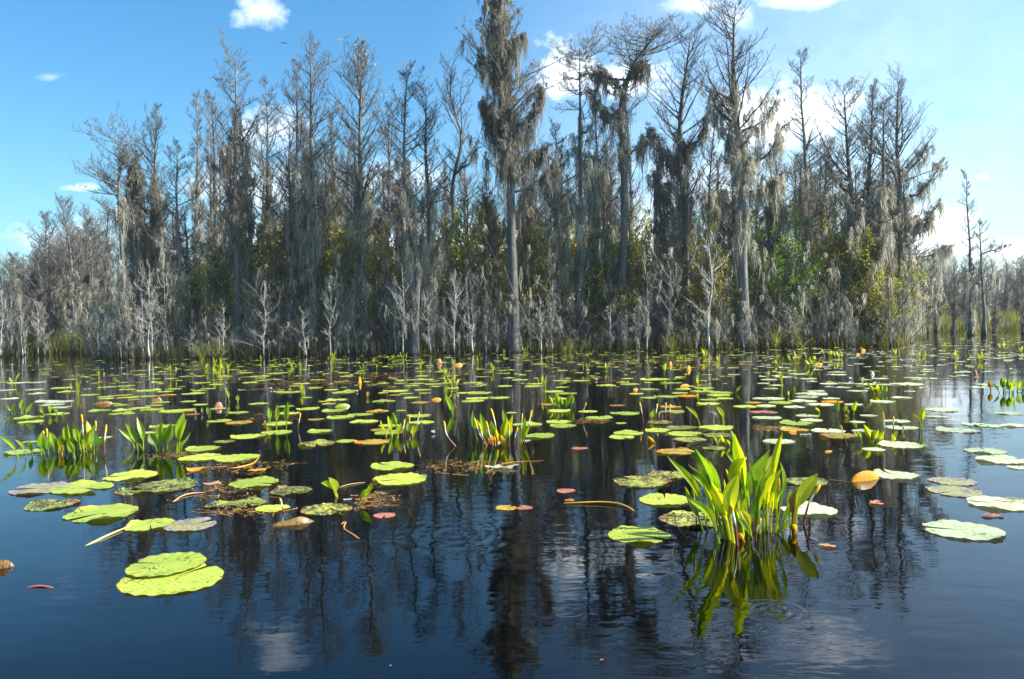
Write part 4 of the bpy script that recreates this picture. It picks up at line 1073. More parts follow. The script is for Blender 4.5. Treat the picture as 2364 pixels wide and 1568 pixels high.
# (frame, x, y, width in crop px, kind)
LP = '''A 955 478 170 g;A 1125 467 150 g;A 1130 500 140 g;A 1310 510 240 g;A 1535 497 140 g;A 1470 518 130 g;A 1715 535 190 g;A 805 548 160 g;A 1090 551 150 o;A 930 566 150 g;A 940 581 130 g;
A 1135 572 200 g;A 1320 560 160 g;A 1190 592 100 o;A 1490 550 140 o;A 1425 615 150 g;A 1670 606 130 g;A 1020 627 100 g;A 1075 640 120 g;A 1370 645 150 o;A 1240 664 180 g;A 1100 683 200 g;A 890 688 200 g;
A 1350 681 200 g;A 1570 692 290 g;A 1080 714 220 g;A 1775 634 130 g;A 1690 675 100 o;A 1710 722 140 b;A 1930 672 140 g;A 1945 778 210 g;A 2115 795 240 o;A 2285 628 160 g;A 2115 706 180 g;A 1450 830 230 g;
A 1330 882 130 g;A 940 925 110 g;A 275 966 150 g;A 210 1055 310 g;A 255 752 230 g;A 280 787 200 g;A 420 603 200 p;A 530 610 220 p;A 460 637 200 p;A 545 660 170 p;A 500 718 200 g;A 330 536 150 p;
A 90 582 150 p;A 60 507 160 p;A 170 441 180 p;A 330 436 150 p;A 310 500 160 p;A 545 487 180 g;A 605 520 170 g;A 625 412 120 g;A 2200 915 300 g;A 1990 962 180 s;A 1800 1025 310 g;A 1785 1105 370 g;
A 2105 1110 390 g;A 1520 402 110 g;A 1925 455 140 g;A 1795 440 140 g;A 2215 440 140 g;A 2180 352 140 g;A 2070 323 110 g;A 2000 383 120 g;A 1755 383 110 g;A 1640 385 110 g;A 1240 370 110 g;A 1250 330 110 g;
E 905 158 345 g;E 275 250 390 u;E 570 245 405 g;E 1150 230 420 s;E 930 265 250 s;E 360 357 350 s;E 705 420 475 g;E 1040 500 330 g;E 1325 502 350 u;E 1760 208 340 g;E 2020 263 290 s;E 1525 360 200 s;E 1715 350 265 s;
E 1890 387 225 g;E 2265 390 340 s;F 350 91 300 g;F 400 183 388 g;F 300 437 155 r;F 2080 199 400 s;F 2060 572 420 g;F 1145 382 150 o;
B 165 627 170 g;B 320 884 275 g;B 330 805 265 g;B 440 710 190 g;B 605 670 210 g;B 405 650 140 g;B 595 572 100 g;B 665 487 130 g;B 545 448 150 g;B 690 414 125 g;B 440 523 230 g;B 810 503 130 g;B 920 527 210 g;
B 860 592 200 g;B 745 605 110 o;B 790 628 130 g;B 835 690 220 g;B 890 747 250 g;B 1070 722 210 g;B 1100 785 245 g;B 675 766 140 o;B 710 872 230 g;B 675 985 330 s;B 945 957 185 g;B 1170 966 300 o;B 1275 605 210 g;
B 1220 695 195 o;B 1430 690 90 g;B 1380 513 220 g;B 1270 530 100 g;B 1375 551 110 o;B 1470 537 130 g;B 1620 505 160 g;B 1640 532 110 o;B 1520 572 150 g;B 1600 617 170 o;B 1590 735 230 g;B 1610 795 225 g;
B 1325 820 190 g;B 1250 858 180 o;B 1320 883 260 g;B 2105 580 200 g;B 2060 603 200 g;B 1990 530 140 g;B 2130 530 240 g;B 1875 489 130 g;B 1525 466 120 g;B 1420 446 110 g;B 1565 447 150 g;B 1720 452 160 g;
B 1855 442 130 g;B 1610 380 110 g;B 1270 446 110 g;B 90 441 140 g;B 330 412 90 g;B 170 385 200 g;B 310 357 140 g;B 915 352 110 g;B 950 382 120 g;B 1060 356 110 g;B 1780 343 120 g;B 1640 413 160 g;B 1840 382 100 g;
C 160 521 180 g;C 320 376 140 g;C 200 427 120 g;C 440 410 140 g;C 430 429 150 g;C 660 383 140 g;C 820 384 140 g;C 1015 422 160 g;C 1210 413 160 g;C 1370 455 160 g;C 595 470 170 g;C 700 486 160 g;C 650 530 140 g;
C 555 576 130 o;C 1260 490 120 g;C 1355 521 130 g;C 1500 512 190 g;C 1610 483 130 g;C 1675 506 150 y;C 1520 404 140 g;C 1410 372 240 g;C 1810 443 160 g;C 1790 470 200 g;C 1950 482 190 g;C 1925 502 180 g;
C 1850 536 150 g;C 1975 527 140 g;C 1840 570 195 g;C 2280 528 160 p;C 2200 562 140 o;C 2140 592 190 g;C 2290 592 140 g;C 2255 638 180 r;C 2280 683 170 p;C 640 628 200 g;C 870 632 150 g;C 1170 648 230 g;
C 960 683 215 g;C 1550 637 200 s;C 640 718 210 g;C 670 748 220 g;C 385 737 235 g;C 255 643 90 g;C 480 830 255 g;C 370 870 80 p;C 1135 726 90 g;C 800 930 130 r;C 1445 722 205 s;C 1440 786 220 g;C 1630 766 250 s;
C 1905 762 280 g;C 1650 812 270 g;C 1900 825 230 s;C 1690 860 260 s;C 1195 808 250 g;C 1145 839 210 g;C 1885 930 190 s;C 1575 957 305 o;C 1520 1146 335 s;C 1490 1346 410 g;C 1110 583 130 b;C 1540 595 170 o;
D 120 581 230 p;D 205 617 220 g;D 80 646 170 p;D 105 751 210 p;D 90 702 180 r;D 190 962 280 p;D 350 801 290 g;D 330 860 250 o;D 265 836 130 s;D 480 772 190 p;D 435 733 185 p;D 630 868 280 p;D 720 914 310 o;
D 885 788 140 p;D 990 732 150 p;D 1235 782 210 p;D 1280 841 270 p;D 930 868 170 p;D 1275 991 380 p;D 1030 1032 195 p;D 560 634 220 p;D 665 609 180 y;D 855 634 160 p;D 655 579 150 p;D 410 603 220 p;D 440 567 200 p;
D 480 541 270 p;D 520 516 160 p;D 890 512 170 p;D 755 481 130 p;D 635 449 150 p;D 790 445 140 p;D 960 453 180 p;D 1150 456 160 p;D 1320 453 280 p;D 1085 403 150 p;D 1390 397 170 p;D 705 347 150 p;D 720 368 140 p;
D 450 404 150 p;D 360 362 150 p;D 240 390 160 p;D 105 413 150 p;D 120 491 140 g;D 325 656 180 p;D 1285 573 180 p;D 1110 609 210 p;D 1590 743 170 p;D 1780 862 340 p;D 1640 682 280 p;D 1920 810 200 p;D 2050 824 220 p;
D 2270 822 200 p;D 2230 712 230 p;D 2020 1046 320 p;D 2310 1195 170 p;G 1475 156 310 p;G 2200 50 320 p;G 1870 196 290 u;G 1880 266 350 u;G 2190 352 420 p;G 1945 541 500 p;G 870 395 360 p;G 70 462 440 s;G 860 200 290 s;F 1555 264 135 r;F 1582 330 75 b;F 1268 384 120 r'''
LAND = [('the left thicket', *fr('A', 640, 1000)), ('the fanned left clump', *fr('A', 1400, 1000)), ('the three tall leaves', *fr('B', 330, 820)),
        ('the ribbon clump', *fr('B', 1420, 900)), ('the central clump', *fr('C', 180, 850)), ('the fan-like clump', *fr('C', 670, 590)), ('the candle spikes', *fr('C', 1460, 690)),
        ('the nearest clump', *fr('H', 1080, 900)), ('the wavy clump', *fr('D', 1080, 960)), ('the dark border clump', *fr('D', 2230, 520)), ('the splayed leaf pair', *fr('E', 2335, 300)),
        ('the leaf vee', *fr('A', 120, 715)), ('the long leaning leaf', *fr('D', 1060, 535)), ('the golden floating leaf', *fr('G', 1280, 195)), ('the thin leaf pair', *fr('A', 2060, 600)),
        ('the two withered shoots', *fr('A', 1800, 720)), ('the sword-shaped leaf', *fr('C', 1485, 330)), ('the overlapping pads', *fr('E', 1180, 840))]
ORD = ['nearest', 'second nearest', 'third nearest', 'fourth nearest', 'fifth nearest', 'sixth nearest', 'seventh nearest', 'eighth nearest', 'ninth nearest', 'tenth nearest', 'eleventh nearest', 'twelfth nearest', 'thirteenth nearest', 'fourteenth nearest']
pads = []
for ln in LP.replace('\n', '').split(';'):
    f, x, y, w, k = ln.split()
    px, py = fr(f, float(x), float(y))
    pads.append((px, py, float(w) * frs(f), k))
rs = np.random.RandomState(1234)
occupied = [(at(px, py), w * at(px, py)[1] / F_PX * .5) for px, py, w, k in pads]


def label_pads(items):
    """which clump each pad is nearest to, on which side, and its rank there: a phrase that fits one pad only"""
    cells = {}
    for idx, (px, py, w, k) in enumerate(items):
        p = at(px, py)
        best = min(LAND, key=lambda L: (px - L[1]) ** 2 + ((py - L[2]) * 2.5) ** 2)
        dx, dy = px - best[1], (py - best[2]) * 2.5
        side = ('left of' if dx < 0 else 'right of') if abs(dx) > abs(dy) else ('beyond' if dy < 0 else 'in front of')
        cells.setdefault((best[0], side, k), []).append((dx * dx + dy * dy, idx))
    out = {}
    for (nm, side, k), L in cells.items():
        L.sort()
        for r_, (_, idx) in enumerate(L):
            o_ = ORD[r_] if r_ < len(ORD) else 'outermost'
            out[idx] = f'{PAD_WORD[k]} lily pad {side} {nm}, ' + (f'{o_} such pad' if len(L) > 1 else 'only such pad')
    return out


labs = label_pads(pads)
for i, (px, py, w, k) in enumerate(pads):
    c = at(px, py); r = w * c[1] / F_PX * .5 * 1.0
    seg = 96 if w > 60 else 56
    V, q, Cc = pad_geo(rs, r, seg, curl=rs.uniform(.25, 1.1) if w > 50 else rs.uniform(.1, .6))
    g = Geo(); g.add(V, q, None, Cc)
    o = g.obj('lily_pad', PADS[k], loc=(c[0], c[1], .001 * (i % 5)))
    o.rotation_euler = (0, 0, rs.uniform(0, 6.28))
    tag(o, label=labs[i], cat='lily pad', group='water lily pads')

# the two overlapping bright pads in the near water
for (x, y, w, rot, z, lab) in ((1195, 872, 690, 1.1, 0, 'largest bright lily pad in the near left water, the lower of two overlapping ones'), (1150, 790, 520, 2.95, .014, 'bright lily pad lying on top of the largest one in the near left water')):
    c = at(*fr('E', x, y)); r = w * frs('E') * c[1] / F_PX * .5
    V, q, Cc = pad_geo(rs, r, 128, .05, curl=.25, crenate=.025); g = Geo(); g.add(V, q, None, Cc)
    o = g.obj('lily_pad', PADS['g'], loc=(c[0], c[1], z)); o.rotation_euler = (0, 0, rot)
    tag(o, label=lab, cat='lily pad', group='water lily pads')

# far pads: small ones between the clumps and the trees
far = []
for i in range(9000):
    px = rs.uniform(-40, 2410); py = rs.uniform(771, 905)
    hz = 764 - px / 2364 * 40
    dep = py - hz
    shore = np.interp(px, [0, 240, 1200, 2100, 2200, 2400], [60, 69, 68, 66, 50, 42])
    if dep < shore: continue
    dens = np.interp(dep, [50, 85, 110, 145], [1, .95, .5, .12]) * np.interp(px, [0, 350, 700, 2364], [.3, .55, 1, 1])
    if rs.uniform() > dens: continue
    p = at(px, py); r = rs.choice([rs.uniform(.035, .07), rs.uniform(.07, .135)])
    if any(np.hypot(p[0] - q[0][0], (p[1] - q[0][1])) < (r + q[1]) * .6 for q in occupied): continue
    occupied.append((p, r)); far.append((p, r, px, py))
    if len(far) >= 1300: break
far.sort(key=lambda a: a[0][1] / a[1])
fv = []
for i in range(12):
    V, q, Cc = pad_geo(rs, .15, 26, curl=rs.uniform(.2, 1.2)); fv.append((V, q, Cc))
n_ind = max(0, 296 - len(pads) - 2)
fm = [None] * 12
g = {k: Geo() for k in 'gpos'}
for i, (p, r, px, py) in enumerate(far):
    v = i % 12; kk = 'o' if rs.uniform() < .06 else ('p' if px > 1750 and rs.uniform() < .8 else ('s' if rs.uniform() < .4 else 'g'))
    if i < n_ind:
        G_ = Geo(); G_.add(*fv[v][:2], None, fv[v][2])
        o = G_.obj('lily_pad', PADS[kk], loc=(p[0], p[1], 0)); s = r / .15; o.scale = (s, s, 1); o.rotation_euler = (0, 0, rs.uniform(0, 6.28))
        tag(o, label='small distant lily pad showing as a thin sliver on the far water', cat='lily pad', group='small distant lily pads')
    else:
        a = rs.uniform(0, 6.28); s = r / .15; V = fv[v][0]
        W = np.stack([(V[:, 0] * np.cos(a) - V[:, 1] * np.sin(a)) * s + p[0], (V[:, 0] * np.sin(a) + V[:, 1] * np.cos(a)) * s + p[1], V[:, 2]], 1)
        g[kk].add(W, fv[v][1], None, fv[v][2])
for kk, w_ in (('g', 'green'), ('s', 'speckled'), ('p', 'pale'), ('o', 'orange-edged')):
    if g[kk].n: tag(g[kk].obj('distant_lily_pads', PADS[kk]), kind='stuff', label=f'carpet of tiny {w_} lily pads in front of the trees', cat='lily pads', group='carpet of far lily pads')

# ------------------------------------------------------------------ raised and curled leaves
def raised_leaf(frame, x0, x1, yw, ytop, kind, label, name='lily_leaf', back=.35, bump=0.0, seed=0):
    """half of a pad standing out of the water: x0..x1 along the waterline, top at ytop"""
    rs = np.random.RandomState(seed)
    a = at(*fr(frame, x0, yw)); b = at(*fr(frame, x1, yw)); a[2] = b[2] = 0
    c = (a + b) / 2; hw = np.linalg.norm(b - a) / 2
    top = aty(*fr(frame, (x0 + x1) / 2, ytop), c[1]); h = top[2]
    n, k = 25, 7
    V, Cc = [], []
    for j in range(k):
        v = j / (k - 1)
        for i in range(n):
            u = -1 + 2 * i / (n - 1)
            prof = max(0, 1 - abs(u) ** 2.3) ** .75 * (1 + bump * math.sin(u * 4))
            z = (-.02 + (h + .02) * v) * prof if prof > 0 else 0
            V.append((c[0] + u * hw * (1 + .04 * v), c[1] + back * h * v * v + .15 * hw * u * u + .4 * hw * u, z - .003))
            Cc.append((.3 + .6 * v * 0 + .5 * abs(u), (u + 1) / 2 * .4, 0))
    V = np.array(V); Cc = np.array(Cc)
    i = np.arange(k - 1)[:, None] * n + np.arange(n - 1)[None]
    g = Geo(); g.add(V - c, np.stack([i, i + 1, i + n + 1, i + n], -1).reshape(-1, 4), None, Cc)
    return tag(g.obj(name, PADS[kind], loc=c), label=label, cat='leaf', group='raised and curled lily leaves')


raised_leaf('G', 1158, 1400, 192, 123, 'y', 'large golden yellow leaf standing half out of the water at the right', seed=1)
raised_leaf('A', 845, 968, 628, 598, 'b', 'olive curled leaf standing up amid pads at the left', seed=2)
raised_leaf('A', 1345, 1420, 605, 565, 'b', 'olive cupped leaf edge right of the curled one', seed=3, bump=.3)
raised_leaf('A', 1900, 1962, 662, 608, 'r', 'pinkish upright round leaf, left middle distance', seed=4)
raised_leaf('D', 500, 592, 280, 258, 'y', 'bright yellow upright leaf in the far right pads', seed=5)
raised_leaf('D', 915, 972, 158, 138, 'y', 'farthest bright yellow leaf near the right end of the island', seed=6)
raised_leaf('D', 870, 918, 192, 175, 'y', 'small yellow leaf just in front of the farthest one', seed=7)
raised_leaf('D', 590, 680, 1052, 1036, 'y', 'small orange boat-shaped leaf before the wavy clump', seed=8)
raised_leaf('D', 272, 390, 880, 858, 'y', 'orange crumpled leaf lying on a pad left of the wavy clump', seed=9)
raised_leaf('C', 1608, 1698, 432, 408, 'y', 'yellow arched leaf over far pads right of centre', seed=10)
raised_leaf('C', 1665, 1706, 296, 260, 'y', 'golden leaf tip standing in the far pads right of centre', seed=11)
raised_leaf('C', 1520, 1555, 262, 228, 'y', 'little golden leaf beside the sword-shaped one', seed=12)
raised_leaf('C', 1230, 1278, 458, 440, 'y', 'tiny yellow leaf attached to a far pad', seed=13)
raised_leaf('B', 1742, 1788, 272, 225, 'b', 'round brown leaf standing on edge near the trees', seed=14)
raised_leaf('B', 1905, 1970, 285, 265, 'y', 'orange leaf standing near the trees', seed=15)
raised_leaf('B', 1700, 1782, 592, 570, 'y', 'flat bright yellow leaf left of the crossed leaves', seed=16)
raised_leaf('B', 1045, 1072, 445, 385, 'y', 'narrow orange leaf on edge, far left of centre', seed=17)
raised_leaf('B', 2195, 2330, 945, 890, 'y', 'mustard leaf glowing inside the central clump', seed=18)
raised_leaf('D', 1925, 1975, 388, 325, 'b', 'brown leaf standing on edge in the bright far right water', seed=19)
raised_leaf('E', -60, 62, 800, 740, 'b', 'brown curled leaf at the left border of the near water', seed=20)
raised_leaf('E', 1890, 2146, 500, 458, 'b', 'rusty boat-shaped leaf below the white-stemmed spike', back=.9, bump=.25, seed=21)
raised_leaf('B', 845, 965, 655, 622, 'g', 'pale green leaf lifted from a pad left of centre', seed=22)
raised_leaf('D', 1005, 1050, 370, 340, 'p', 'crumpled white leaf glinting in the far right pads', seed=26)

# ------------------------------------------------------------------ small far shoots
rs = np.random.RandomState(555)
shoot_src = []
for v in range(6):
    root = empty('golden_club', (0, 0, 0)); nl = [1, 2, 3, 4, 5, 3][v]
    for j in range(nl):
        b = np.array([rs.normal() * .05, rs.normal() * .05, -.01]); a = rs.uniform(0, 6.28); h = rs.uniform(.14, .27); l = rs.uniform(0, .12)
        tp = b + np.array([math.cos(a) * l, math.sin(a) * l, h]); via = b + (tp - b) * np.array([.3, .3, .5])
        club_leaf(root, b, via, tp, rs.uniform(.03, .05), rs.choice(list('gygdygyggd')), rs, rs.uniform(-1.5, 1.5), .008)
    if v in (2, 4):
        b = np.array([.03, 0, -.01]); club_spike(root, b, b + np.array([.02, 0, .1]), b + np.array([.03, .02, .2]), .011, rs)
    shoot_src.append(root)
ush = [False] * 6
for i in range(72):
    if i < 52: px = rs.uniform(300, 2364); py = 764 - px / 2364 * 40 + rs.uniform(60, 118)
    else: px = rs.uniform(0, 2300); py = 764 - px / 2364 * 40 + rs.uniform(95, 165)
    if px > 2150 and py < 800: py += 10
    p = at(px, py); v = rs.randint(6)
    o = shoot_src[v] if not ush[v] else copy_tree(shoot_src[v]); ush[v] = True
    o.location = (p[0], p[1], 0); o.rotation_euler = (0, 0, rs.uniform(0, 6.28)); s = rs.uniform(.75, 1.5); o.scale = (s, s, s)
    tag(o, label='small bright golden club shoot among the far lily pads', cat='aquatic plant', group='small golden club shoots among the far pads')
for v in range(6):
    if not ush[v]: shoot_src[v].location = (0, 24, 0); tag(shoot_src[v], label='small bright golden club shoot among the far lily pads', cat='aquatic plant', group='small golden club shoots among the far pads')

# ------------------------------------------------------------------ weed mats and loose stems
def weed(frame, x, y, wx, wy, n, seed, label):
    rs = np.random.RandomState(seed)
    c = at(*fr(frame, x, y)); a = at(*fr(frame, x + wx / 2, y)); b = at(*fr(frame, x, y - wy / 2))
    rx = abs(a[0] - c[0]); ry = abs(b[1] - c[1])
    th = rs.uniform(0, 6.28, n); q = np.sqrt(rs.uniform(0, 1, n)) * (1 + .25 * np.sin(th * 3 + seed) + .15 * np.sin(th * 7))
    st = np.stack([np.cos(th) * q * rx, np.sin(th) * q * ry, rs.uniform(-.035, .004, n)], 1)
    az = rs.normal(size=n) * .7; d = np.stack([np.cos(az), np.sin(az), np.zeros(n)], 1)
    P = np.zeros((n, 6, 3)); P[:, 0] = st; L = rs.uniform(.08, .3, n) * min(1.6, max(.6, rx))
    for i in range(1, 6):
        az = az + rs.normal(size=n) * .35
        P[:, i] = P[:, i - 1] + np.stack([np.cos(az), np.sin(az), 0 * az], 1) * (L / 5)[:, None]
    P[:, :, 2] += rs.normal(size=(n, 6)) * .004
    P[:, :, 2] = np.minimum(P[:, :, 2], .005)
    S = np.stack([-np.sin(az), np.cos(az), rs.uniform(-.3, .3, n)], 1)
    g = Geo(); g.ribbons(P, .006 * np.ones((n, 6)) * rs.uniform(.5, 1.6, (n, 1)), S)
    tag(g.obj('pond_weed', M['weed'], loc=(c[0], c[1], 0)), kind='stuff', label=label, cat='pond weed')


weed('F', 800, 88, 640, 90, 900, 1, 'brown weed mat below the central clump')
weed('F', 200, 330, 260, 140, 500, 2, 'brown weed around the folded-tip leaf')
weed('E', 1600, 250, 700, 130, 700, 3, 'thin brown weed below the near left pads')
weed('B', 200, 740, 700, 90, 600, 4, 'brown weed among pads left of the three tall leaves')
weed('B', 1150, 400, 2100, 120, 2600, 5, 'long belt of brown weed before the trees')
weed('B', 500, 470, 900, 90, 900, 6, 'brown weed belt among the left middle pads')
weed('C', 880, 375, 700, 60, 900, 7, 'brown weed belt among the centre far pads')
weed('C', 880, 710, 300, 40, 350, 8, 'small weed mat right of the fan-like clump')
weed('C', 2290, 765, 260, 60, 450, 9, 'golden weed mat right of centre')
weed('C', 1500, 240, 1700, 110, 2200, 10, 'far belt of brown weed right of centre')
weed('A', 2150, 1180, 900, 90, 700, 11, 'submerged brown weed below the fanned clump pads')
weed('E', 1700, 400, 600, 60, 350, 12, 'thin weed line below the near speckled pads')
weed('A', 1500, 1080, 350, 60, 350, 13, 'orange weed at the foot of the fanned clump')


def stem(frame, pts, w, col, label):
    P = [at(*fr(frame, x, y)) for x, y, z in pts]
    for p, (x, y, z) in zip(P, pts): p[2] = z
    Q = interp_path(P, 20); c = Q[0].copy(); t = np.linspace(0, 1, 20)
    g = Geo(); g.tubes((Q - c)[None], (w * .5 * np.interp(t, [0, .2, .8, 1], [.4, 1, 1, .4]))[None], 6, c=np.tile(col, (20, 1)))
    tag(g.obj('loose_stem', M['stem'], loc=c), label=label, cat='plant stem', group='loose stems adrift on the water')


stem('E', [(950, 490, .006), (700, 595, .004), (520, 670, -.02), (400, 725, -.09)], .012, (.62, .5, .22), 'straw-coloured stem slanting into the water below the near left pads')
stem('E', [(1420, 275, .005), (1290, 293, .008), (1210, 330, .0), (1140, 370, -.03)], .010, (.55, .3, .15), 'pinkish stem adrift under the left weed')
stem('F', [(1540, 352, .006), (1830, 352, .012), (1980, 378, .006), (2120, 442, -.03)], .011, (.7, .38, .04), 'long orange stem curving right below the decaying leaves')
stem('F', [(0, 490, .002), (30, 485, .006), (20, 530, .006), (100, 580, .002), (250, 640, -.04)], .009, (.6, .26, .08), 'hooked orange stem in the near water left of centre')
stem('A', [(2300, 1100, .006), (2240, 1160, .006), (2100, 1190, .0), (1900, 1215, -.02)], .010, (.7, .36, .05), 'orange stem trailing from the overlapping pads of the fanned clump')
stem('F', [(1000, 140, .006), (1150, 75, .01), (1400, 55, .004)], .005, (.5, .2, .06), 'thread-thin reddish stem lying across the central weed mat')
stem('E', [(170, 928, -.004), (280, 926, .004), (390, 932, -.004)], .010, (.45, .12, .08), 'short reddish stem floating alone at the lower left')
stem('B', [(880, 1368, .004), (980, 1345, .006), (1110, 1325, .004)], .006, (.5, .3, .06), 'thin stem lying right of the splayed pair')
stem('D', [(620, 1305, .004), (720, 1312, .004), (830, 1322, .0)], .006, (.45, .2, .12), 'thin pinkish stem reaching the golden leaf')
stem('G', [(2150, 346, .02), (2250, 356, .02), (2364, 352, .02)], .006, (.5, .24, .08), 'thin brown stem lying on the pale right-hand pad')

# small floating flowers and leaf scraps
def scrap(frame, x, y, w, col, label, seed, name='floating_leaf'):
    rs = np.random.RandomState(seed)
    c = at(*fr(frame, x, y)); r = w * frs(frame) * c[1] / F_PX * .5
    n = 16; th = np.linspace(0, 2 * np.pi, n, endpoint=False)
    rad = r * (1 + .25 * np.sin(th * 2 + seed) + rs.normal(size=n) * .08)
    V = np.concatenate([np.stack([np.cos(th) * rad, np.sin(th) * rad * .6, .004 + rs.uniform(0, .25, n) * r], 1), [[0, 0, .006]]])
    g = Geo(); g.add(V, None, [(i, (i + 1) % n, n) for i in range(n)], col)
    tag(g.obj(name, M['flower'], loc=c), label=label, cat='leaf scrap' if name != 'water_lily_flower' else 'flower', group='scraps adrift on the water')


def lily_flower(frame, x, y, w, label, seed):
    rs = np.random.RandomState(seed)
    c = at(*fr(frame, x, y)); r = w * frs(frame) * c[1] / F_PX * .5
    n = 14; a = np.arange(n) * 2.4; e = np.linspace(.25, 1.2, n)
    st = np.zeros((n, 3)); st[:, 2] = .01
    d = np.stack([np.cos(a) * np.cos(e), np.sin(a) * np.cos(e), np.sin(e)], 1)
    P = grow(rs, st, d, np.full(n, r), 4, .3, .03); S = np.stack([-np.sin(a), np.cos(a), 0 * a], 1)
    g = Geo(); g.ribbons(P, r * .45 * np.ones((n, 1)) * np.array([.4, 1, .9, .08])[None], S, (.8, .74, .72))
    tag(g.obj('water_lily_flower', M['flower'], loc=c), label=label, cat='flower', group='small white water lily flowers')


lily_flower('B', 1715, 892, 60, 'white water lily flower floating left of the lone bending spike', 1)
lily_flower('C', 940, 380, 34, 'tiny white flower in the far centre pads', 2)
lily_flower('B', 275, 500, 40, 'white floating petals left of the three tall leaves', 3)
lily_flower('B', 1040, 522, 34, 'white bloom beside the left-of-centre far shoots', 4)
lily_flower('D', 828, 412, 44, 'white bloom in the right far pads', 5)
lily_flower('C', 870, 305, 34, 'faded bloom among the farther centre pads', 6)
lily_flower('B', 1860, 205, 20, 'tiny white bloom at the foot of the trees', 7)
scrap('F', 1110, 105, 190, (.45, .45, .3), 'silvery upturned leaf edge at the right end of the central weed mat', 1)
scrap('F', 40, 325, 60, (.5, .5, .42), 'small grey leaf scrap left of the folded-tip leaf', 2)
scrap('F', 95, 300, 60, (.5, .16, .08), 'small red leaf scrap above the grey one', 3)
scrap('A', 1880, 1345, 200, (.45, .3, .2), 'tangled pinkish leaf scraps above the pinkish stem', 4)
scrap('A', 1745, 1215, 220, (.6, .32, .04), 'orange leaf scraps below the overlapping pads', 5)
scrap('B', 150, 1225, 150, (.6, .32, .04), 'orange crumpled scrap in the dark water left', 6)
scrap('D', 1040, 1500, 100, (.5, .22, .14), 'sunken pink scrap below the golden leaf', 7)
scrap('G', 2150, 438, 120, (.4, .16, .12), 'thin reddish scrap below the pale right-hand pad', 8)
scrap('G', 1340, 355, 80, (.5, .25, .15), 'pink scrap adrift between the nearest clump and right pads', 9)
scrap('G', 1000, 648, 110, (.5, .25, .1), 'orange scrap right of the nearest clump', 10)
scrap('F', 340, 1478, 22, (.4, .2, .12), 'speck of a reddish petal floating at the bottom left of centre', 11)
scrap('F', 1805, 1438, 30, (.4, .15, .1), 'small reddish petal floating at the bottom right of centre', 12)
scrap('D', 430, 905, 90, (.3, .4, .38), 'bluish leaf scrap beside the orange crumpled leaf', 13)

# ------------------------------------------------------------------ bird
def bird():
    c = aty(655, 100, 190)
    root = empty('bird', tuple(c), label='dark bird gliding high in the blue sky left of the cloud', cat='bird')
    root.rotation_euler = (0, 0, .5)
    g = Geo()
    P = np.array([[0, -.42, 0], [0, -.3, .01], [0, -.1, .0], [0, .15, 0], [0, .32, .02], [0, .42, .01]]); g.tubes(P[None], np.array([[.02, .05, .1, .11, .06, .015]]), 8, cap=True)
    for s in (-1, 1):
        xs = np.array([0, .25, .55, .85, 1.05]) * s; zs = [0.02, .14, .16, .08, .02]; w = [.34, .34, .3, .2, .04]; y0 = [.05, .1, .06, -.02, -.1]
        V = []
        for x, z, ww, y in zip(xs, zs, w, y0): V += [(x, y + ww / 2, z), (x, y - ww / 2, z - .01), (x, y - ww / 2, z - .03), (x, y + ww / 2, z - .03)]
        q = []
        for i in range(4):
            for a in range(4): q.append((i * 4 + a, i * 4 + (a + 1) % 4, i * 4 + 4 + (a + 1) % 4, i * 4 + 4 + a))
        g.add(V, q)
    g.add([(-.05, -.38, 0), (.05, -.38, 0), (.14, -.7, 0), (-.14, -.7, 0), (-.05, -.38, -.02), (.05, -.38, -.02), (.14, -.7, -.02), (-.14, -.7, -.02)], [(0, 1, 2, 3), (4, 5, 6, 7), (0, 1, 5, 4), (2, 3, 7, 6), (1, 2, 6, 5), (0, 3, 7, 4)])
    g.obj('body', M['bird'], root)


bird()

# ------------------------------------------------------------------ haze
def haze(dens):
    g = Geo(); x0, x1, y0, y1, z0, z1 = -170, 170, -6, 215, -2, 16
    g.add([(x, y, z) for x in (x0, x1) for y in (y0, y1) for z in (z0, z1)], [(0, 1, 3, 2), (4, 6, 7, 5), (0, 4, 5, 1), (2, 3, 7, 6), (0, 2, 6, 4), (1, 5, 7, 3)])
    m, nt, nd, lk = new_mat('thin_haze')
    p = nd.new('ShaderNodeVolumePrincipled'); p.inputs['Density'].default_value = dens; p.inputs['Color'].default_value = (.9, .95, 1, 1)
    o = nd.new('ShaderNodeOutputMaterial'); lk.new(p.outputs[0], o.inputs['Volume'])
    tag(g.obj('haze', m, smooth=False), kind='stuff', label='thin bright haze over the water and the far trees', cat='haze')


HAZE = .0004
if HAZE: haze(HAZE)

# ------------------------------------------------------------------ light and sky
SUN_AZ, SUN_EL = 97.0, 42.0      # to the right of the view direction, above the horizon
S = Vector((math.sin(R(SUN_AZ)) * math.cos(R(SUN_EL)), math.cos(R(SUN_AZ)) * math.cos(R(SUN_EL)), math.sin(R(SUN_EL))))
sd = bpy.data.lights.new('sun', 'SUN'); sd.energy = 5; sd.angle = R(.5); sd.color = (1, .95, .86)
so = bpy.data.objects.new('sun', sd); COL.objects.link(so); so.rotation_euler = S.to_track_quat('Z', 'Y').to_euler()

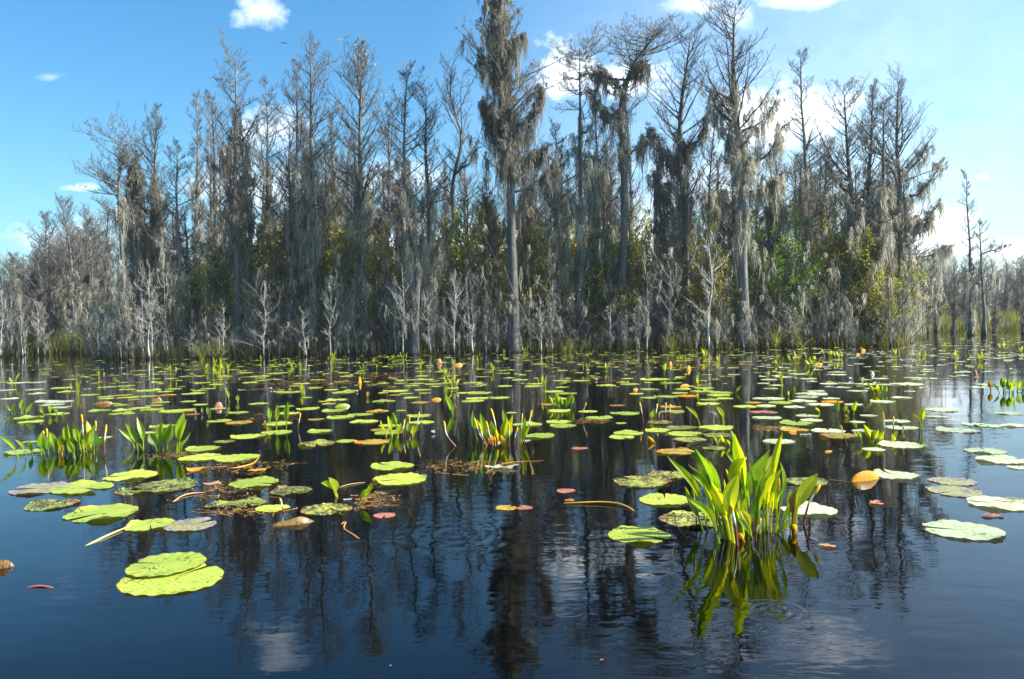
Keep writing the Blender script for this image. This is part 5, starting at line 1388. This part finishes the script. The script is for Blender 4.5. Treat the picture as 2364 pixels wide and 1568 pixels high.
w = bpy.data.worlds.new('World'); SC.world = w; w.use_nodes = True
nt = w.node_tree; nt.nodes.clear()
sky = nt.nodes.new('ShaderNodeTexSky'); sky.sky_type = 'NISHITA'; sky.sun_disc = False
sky.sun_elevation = R(SUN_EL); sky.sun_rotation = R(SUN_AZ); sky.altitude = 0; sky.air_density = 1.0; sky.dust_density = 2.2; sky.ozone_density = 1.6
v = coord(nt, 'Generated')
sx = nt.nodes.new('ShaderNodeSeparateXYZ'); nt.links.new(v, sx.inputs[0])
yy = math_(nt, 'MAXIMUM', sx.outputs[1], .02)
az = math_(nt, 'DIVIDE', sx.outputs[0], yy); el = math_(nt, 'DIVIDE', sx.outputs[2], yy)
nz = noise(nt, 5.5, 9, .62, v, (1, 1, 1.6)); nz2 = noise(nt, 22, 6, .65, v, (1, 1, 1.3))
nn = math_(nt, 'ADD', math_(nt, 'MULTIPLY', math_(nt, 'SUBTRACT', nz, .5), 3.2), math_(nt, 'MULTIPLY', math_(nt, 'SUBTRACT', nz2, .5), 2.0))
CL = [(603, 28, 70, 48, 1), (570, 5, 45, 25, .8), (1615, 12, 70, 28, .8), (1700, 40, 50, 40, .45), (1830, 0, 100, 26, .8), (1900, -60, 110, 40, .9), (1700, -55, 120, 30, .7), (610, -30, 60, 40, .8), (1305, 175, 100, 75, 1.2), (1430, 200, 150, 62, 1.1), (1880, 270, 170, 80, 1.2), (1740, 275, 120, 65, 1.1), (2165, 503, 95, 30, 1.1),
      (2150, 556, 130, 42, 1.2), (2335, 580, 100, 34, 1.0), (188, 433, 62, 13, .8), (118, 178, 55, 18, .42), (2270, 408, 14, 8, .8), (640, 300, 110, 60, .9), (1000, 560, 900, 75, .75), (1650, 420, 300, 90, .75), (560, 430, 200, 70, .7), (900, 420, 140, 50, .6)]
tot = None
for (x, y, rx, ry, a) in CL:
    d = ray(x, y); u0, v0 = d[0] / d[1], d[2] / d[1]
    dx = math_(nt, 'DIVIDE', math_(nt, 'SUBTRACT', az, u0), rx / F_PX); dy = math_(nt, 'DIVIDE', math_(nt, 'SUBTRACT', el, v0), ry / F_PX)
    rr = math_(nt, 'SQRT', math_(nt, 'ADD', math_(nt, 'MULTIPLY', dx, dx), math_(nt, 'MULTIPLY', dy, dy)))
    m_ = math_(nt, 'ADD', math_(nt, 'MULTIPLY', math_(nt, 'SUBTRACT', .95, rr), 1.2), nn)
    m_ = math_(nt, 'MULTIPLY', math_(nt, 'MULTIPLY', m_, .55, True), a, False)
    m_ = math_(nt, 'MULTIPLY', m_, math_(nt, 'MULTIPLY', math_(nt, 'SUBTRACT', 1.75, rr), 2.0, True))
    tot = m_ if tot is None else math_(nt, 'MAXIMUM', tot, m_)
# soft white veil painted into the sky for lens-flare paleness at right
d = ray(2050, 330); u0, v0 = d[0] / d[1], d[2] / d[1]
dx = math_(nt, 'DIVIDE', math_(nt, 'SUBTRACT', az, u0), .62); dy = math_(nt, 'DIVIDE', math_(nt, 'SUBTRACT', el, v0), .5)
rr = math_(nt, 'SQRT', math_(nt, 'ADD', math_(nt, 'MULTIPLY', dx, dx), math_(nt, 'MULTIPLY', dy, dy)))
flare_veil = math_(nt, 'MULTIPLY', math_(nt, 'SUBTRACT', 1, rr, True), math_(nt, 'ADD', math_(nt, 'MULTIPLY', nz, .2), .07))
tot = math_(nt, 'ADD', tot, flare_veil, True)
front = math_(nt, 'GREATER_THAN', sx.outputs[1], .05)
tot = math_(nt, 'MULTIPLY', tot, front, True)
hs = N(nt, 'ShaderNodeHueSaturation', Saturation=1.34, Hue=.494); nt.links.new(sky.outputs[0], hs.inputs['Color'])
tint = mixc(nt, 1.0, hs.outputs[0], (.74, .98, 1.02), 'MULTIPLY')
cb = mixc(nt, nz2, (6.5, 7.2, 8.0), (15, 15, 15))
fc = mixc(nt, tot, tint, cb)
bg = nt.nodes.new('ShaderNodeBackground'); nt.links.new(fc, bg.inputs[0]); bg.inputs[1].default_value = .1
wo = nt.nodes.new('ShaderNodeOutputWorld'); nt.links.new(bg.outputs[0], wo.inputs[0])

SC.view_settings.view_transform = 'Standard'; SC.view_settings.look = 'None'; SC.view_settings.gamma = 1
SC.view_settings.exposure = 1.28
cy = SC.cycles
cy.max_bounces = 8; cy.diffuse_bounces = 3; cy.glossy_bounces = 4; cy.transmission_bounces = 4; cy.transparent_max_bounces = 12
cy.use_denoising = True
cy.caustics_reflective = False; cy.caustics_refractive = False
cy.sample_clamp_indirect = 6
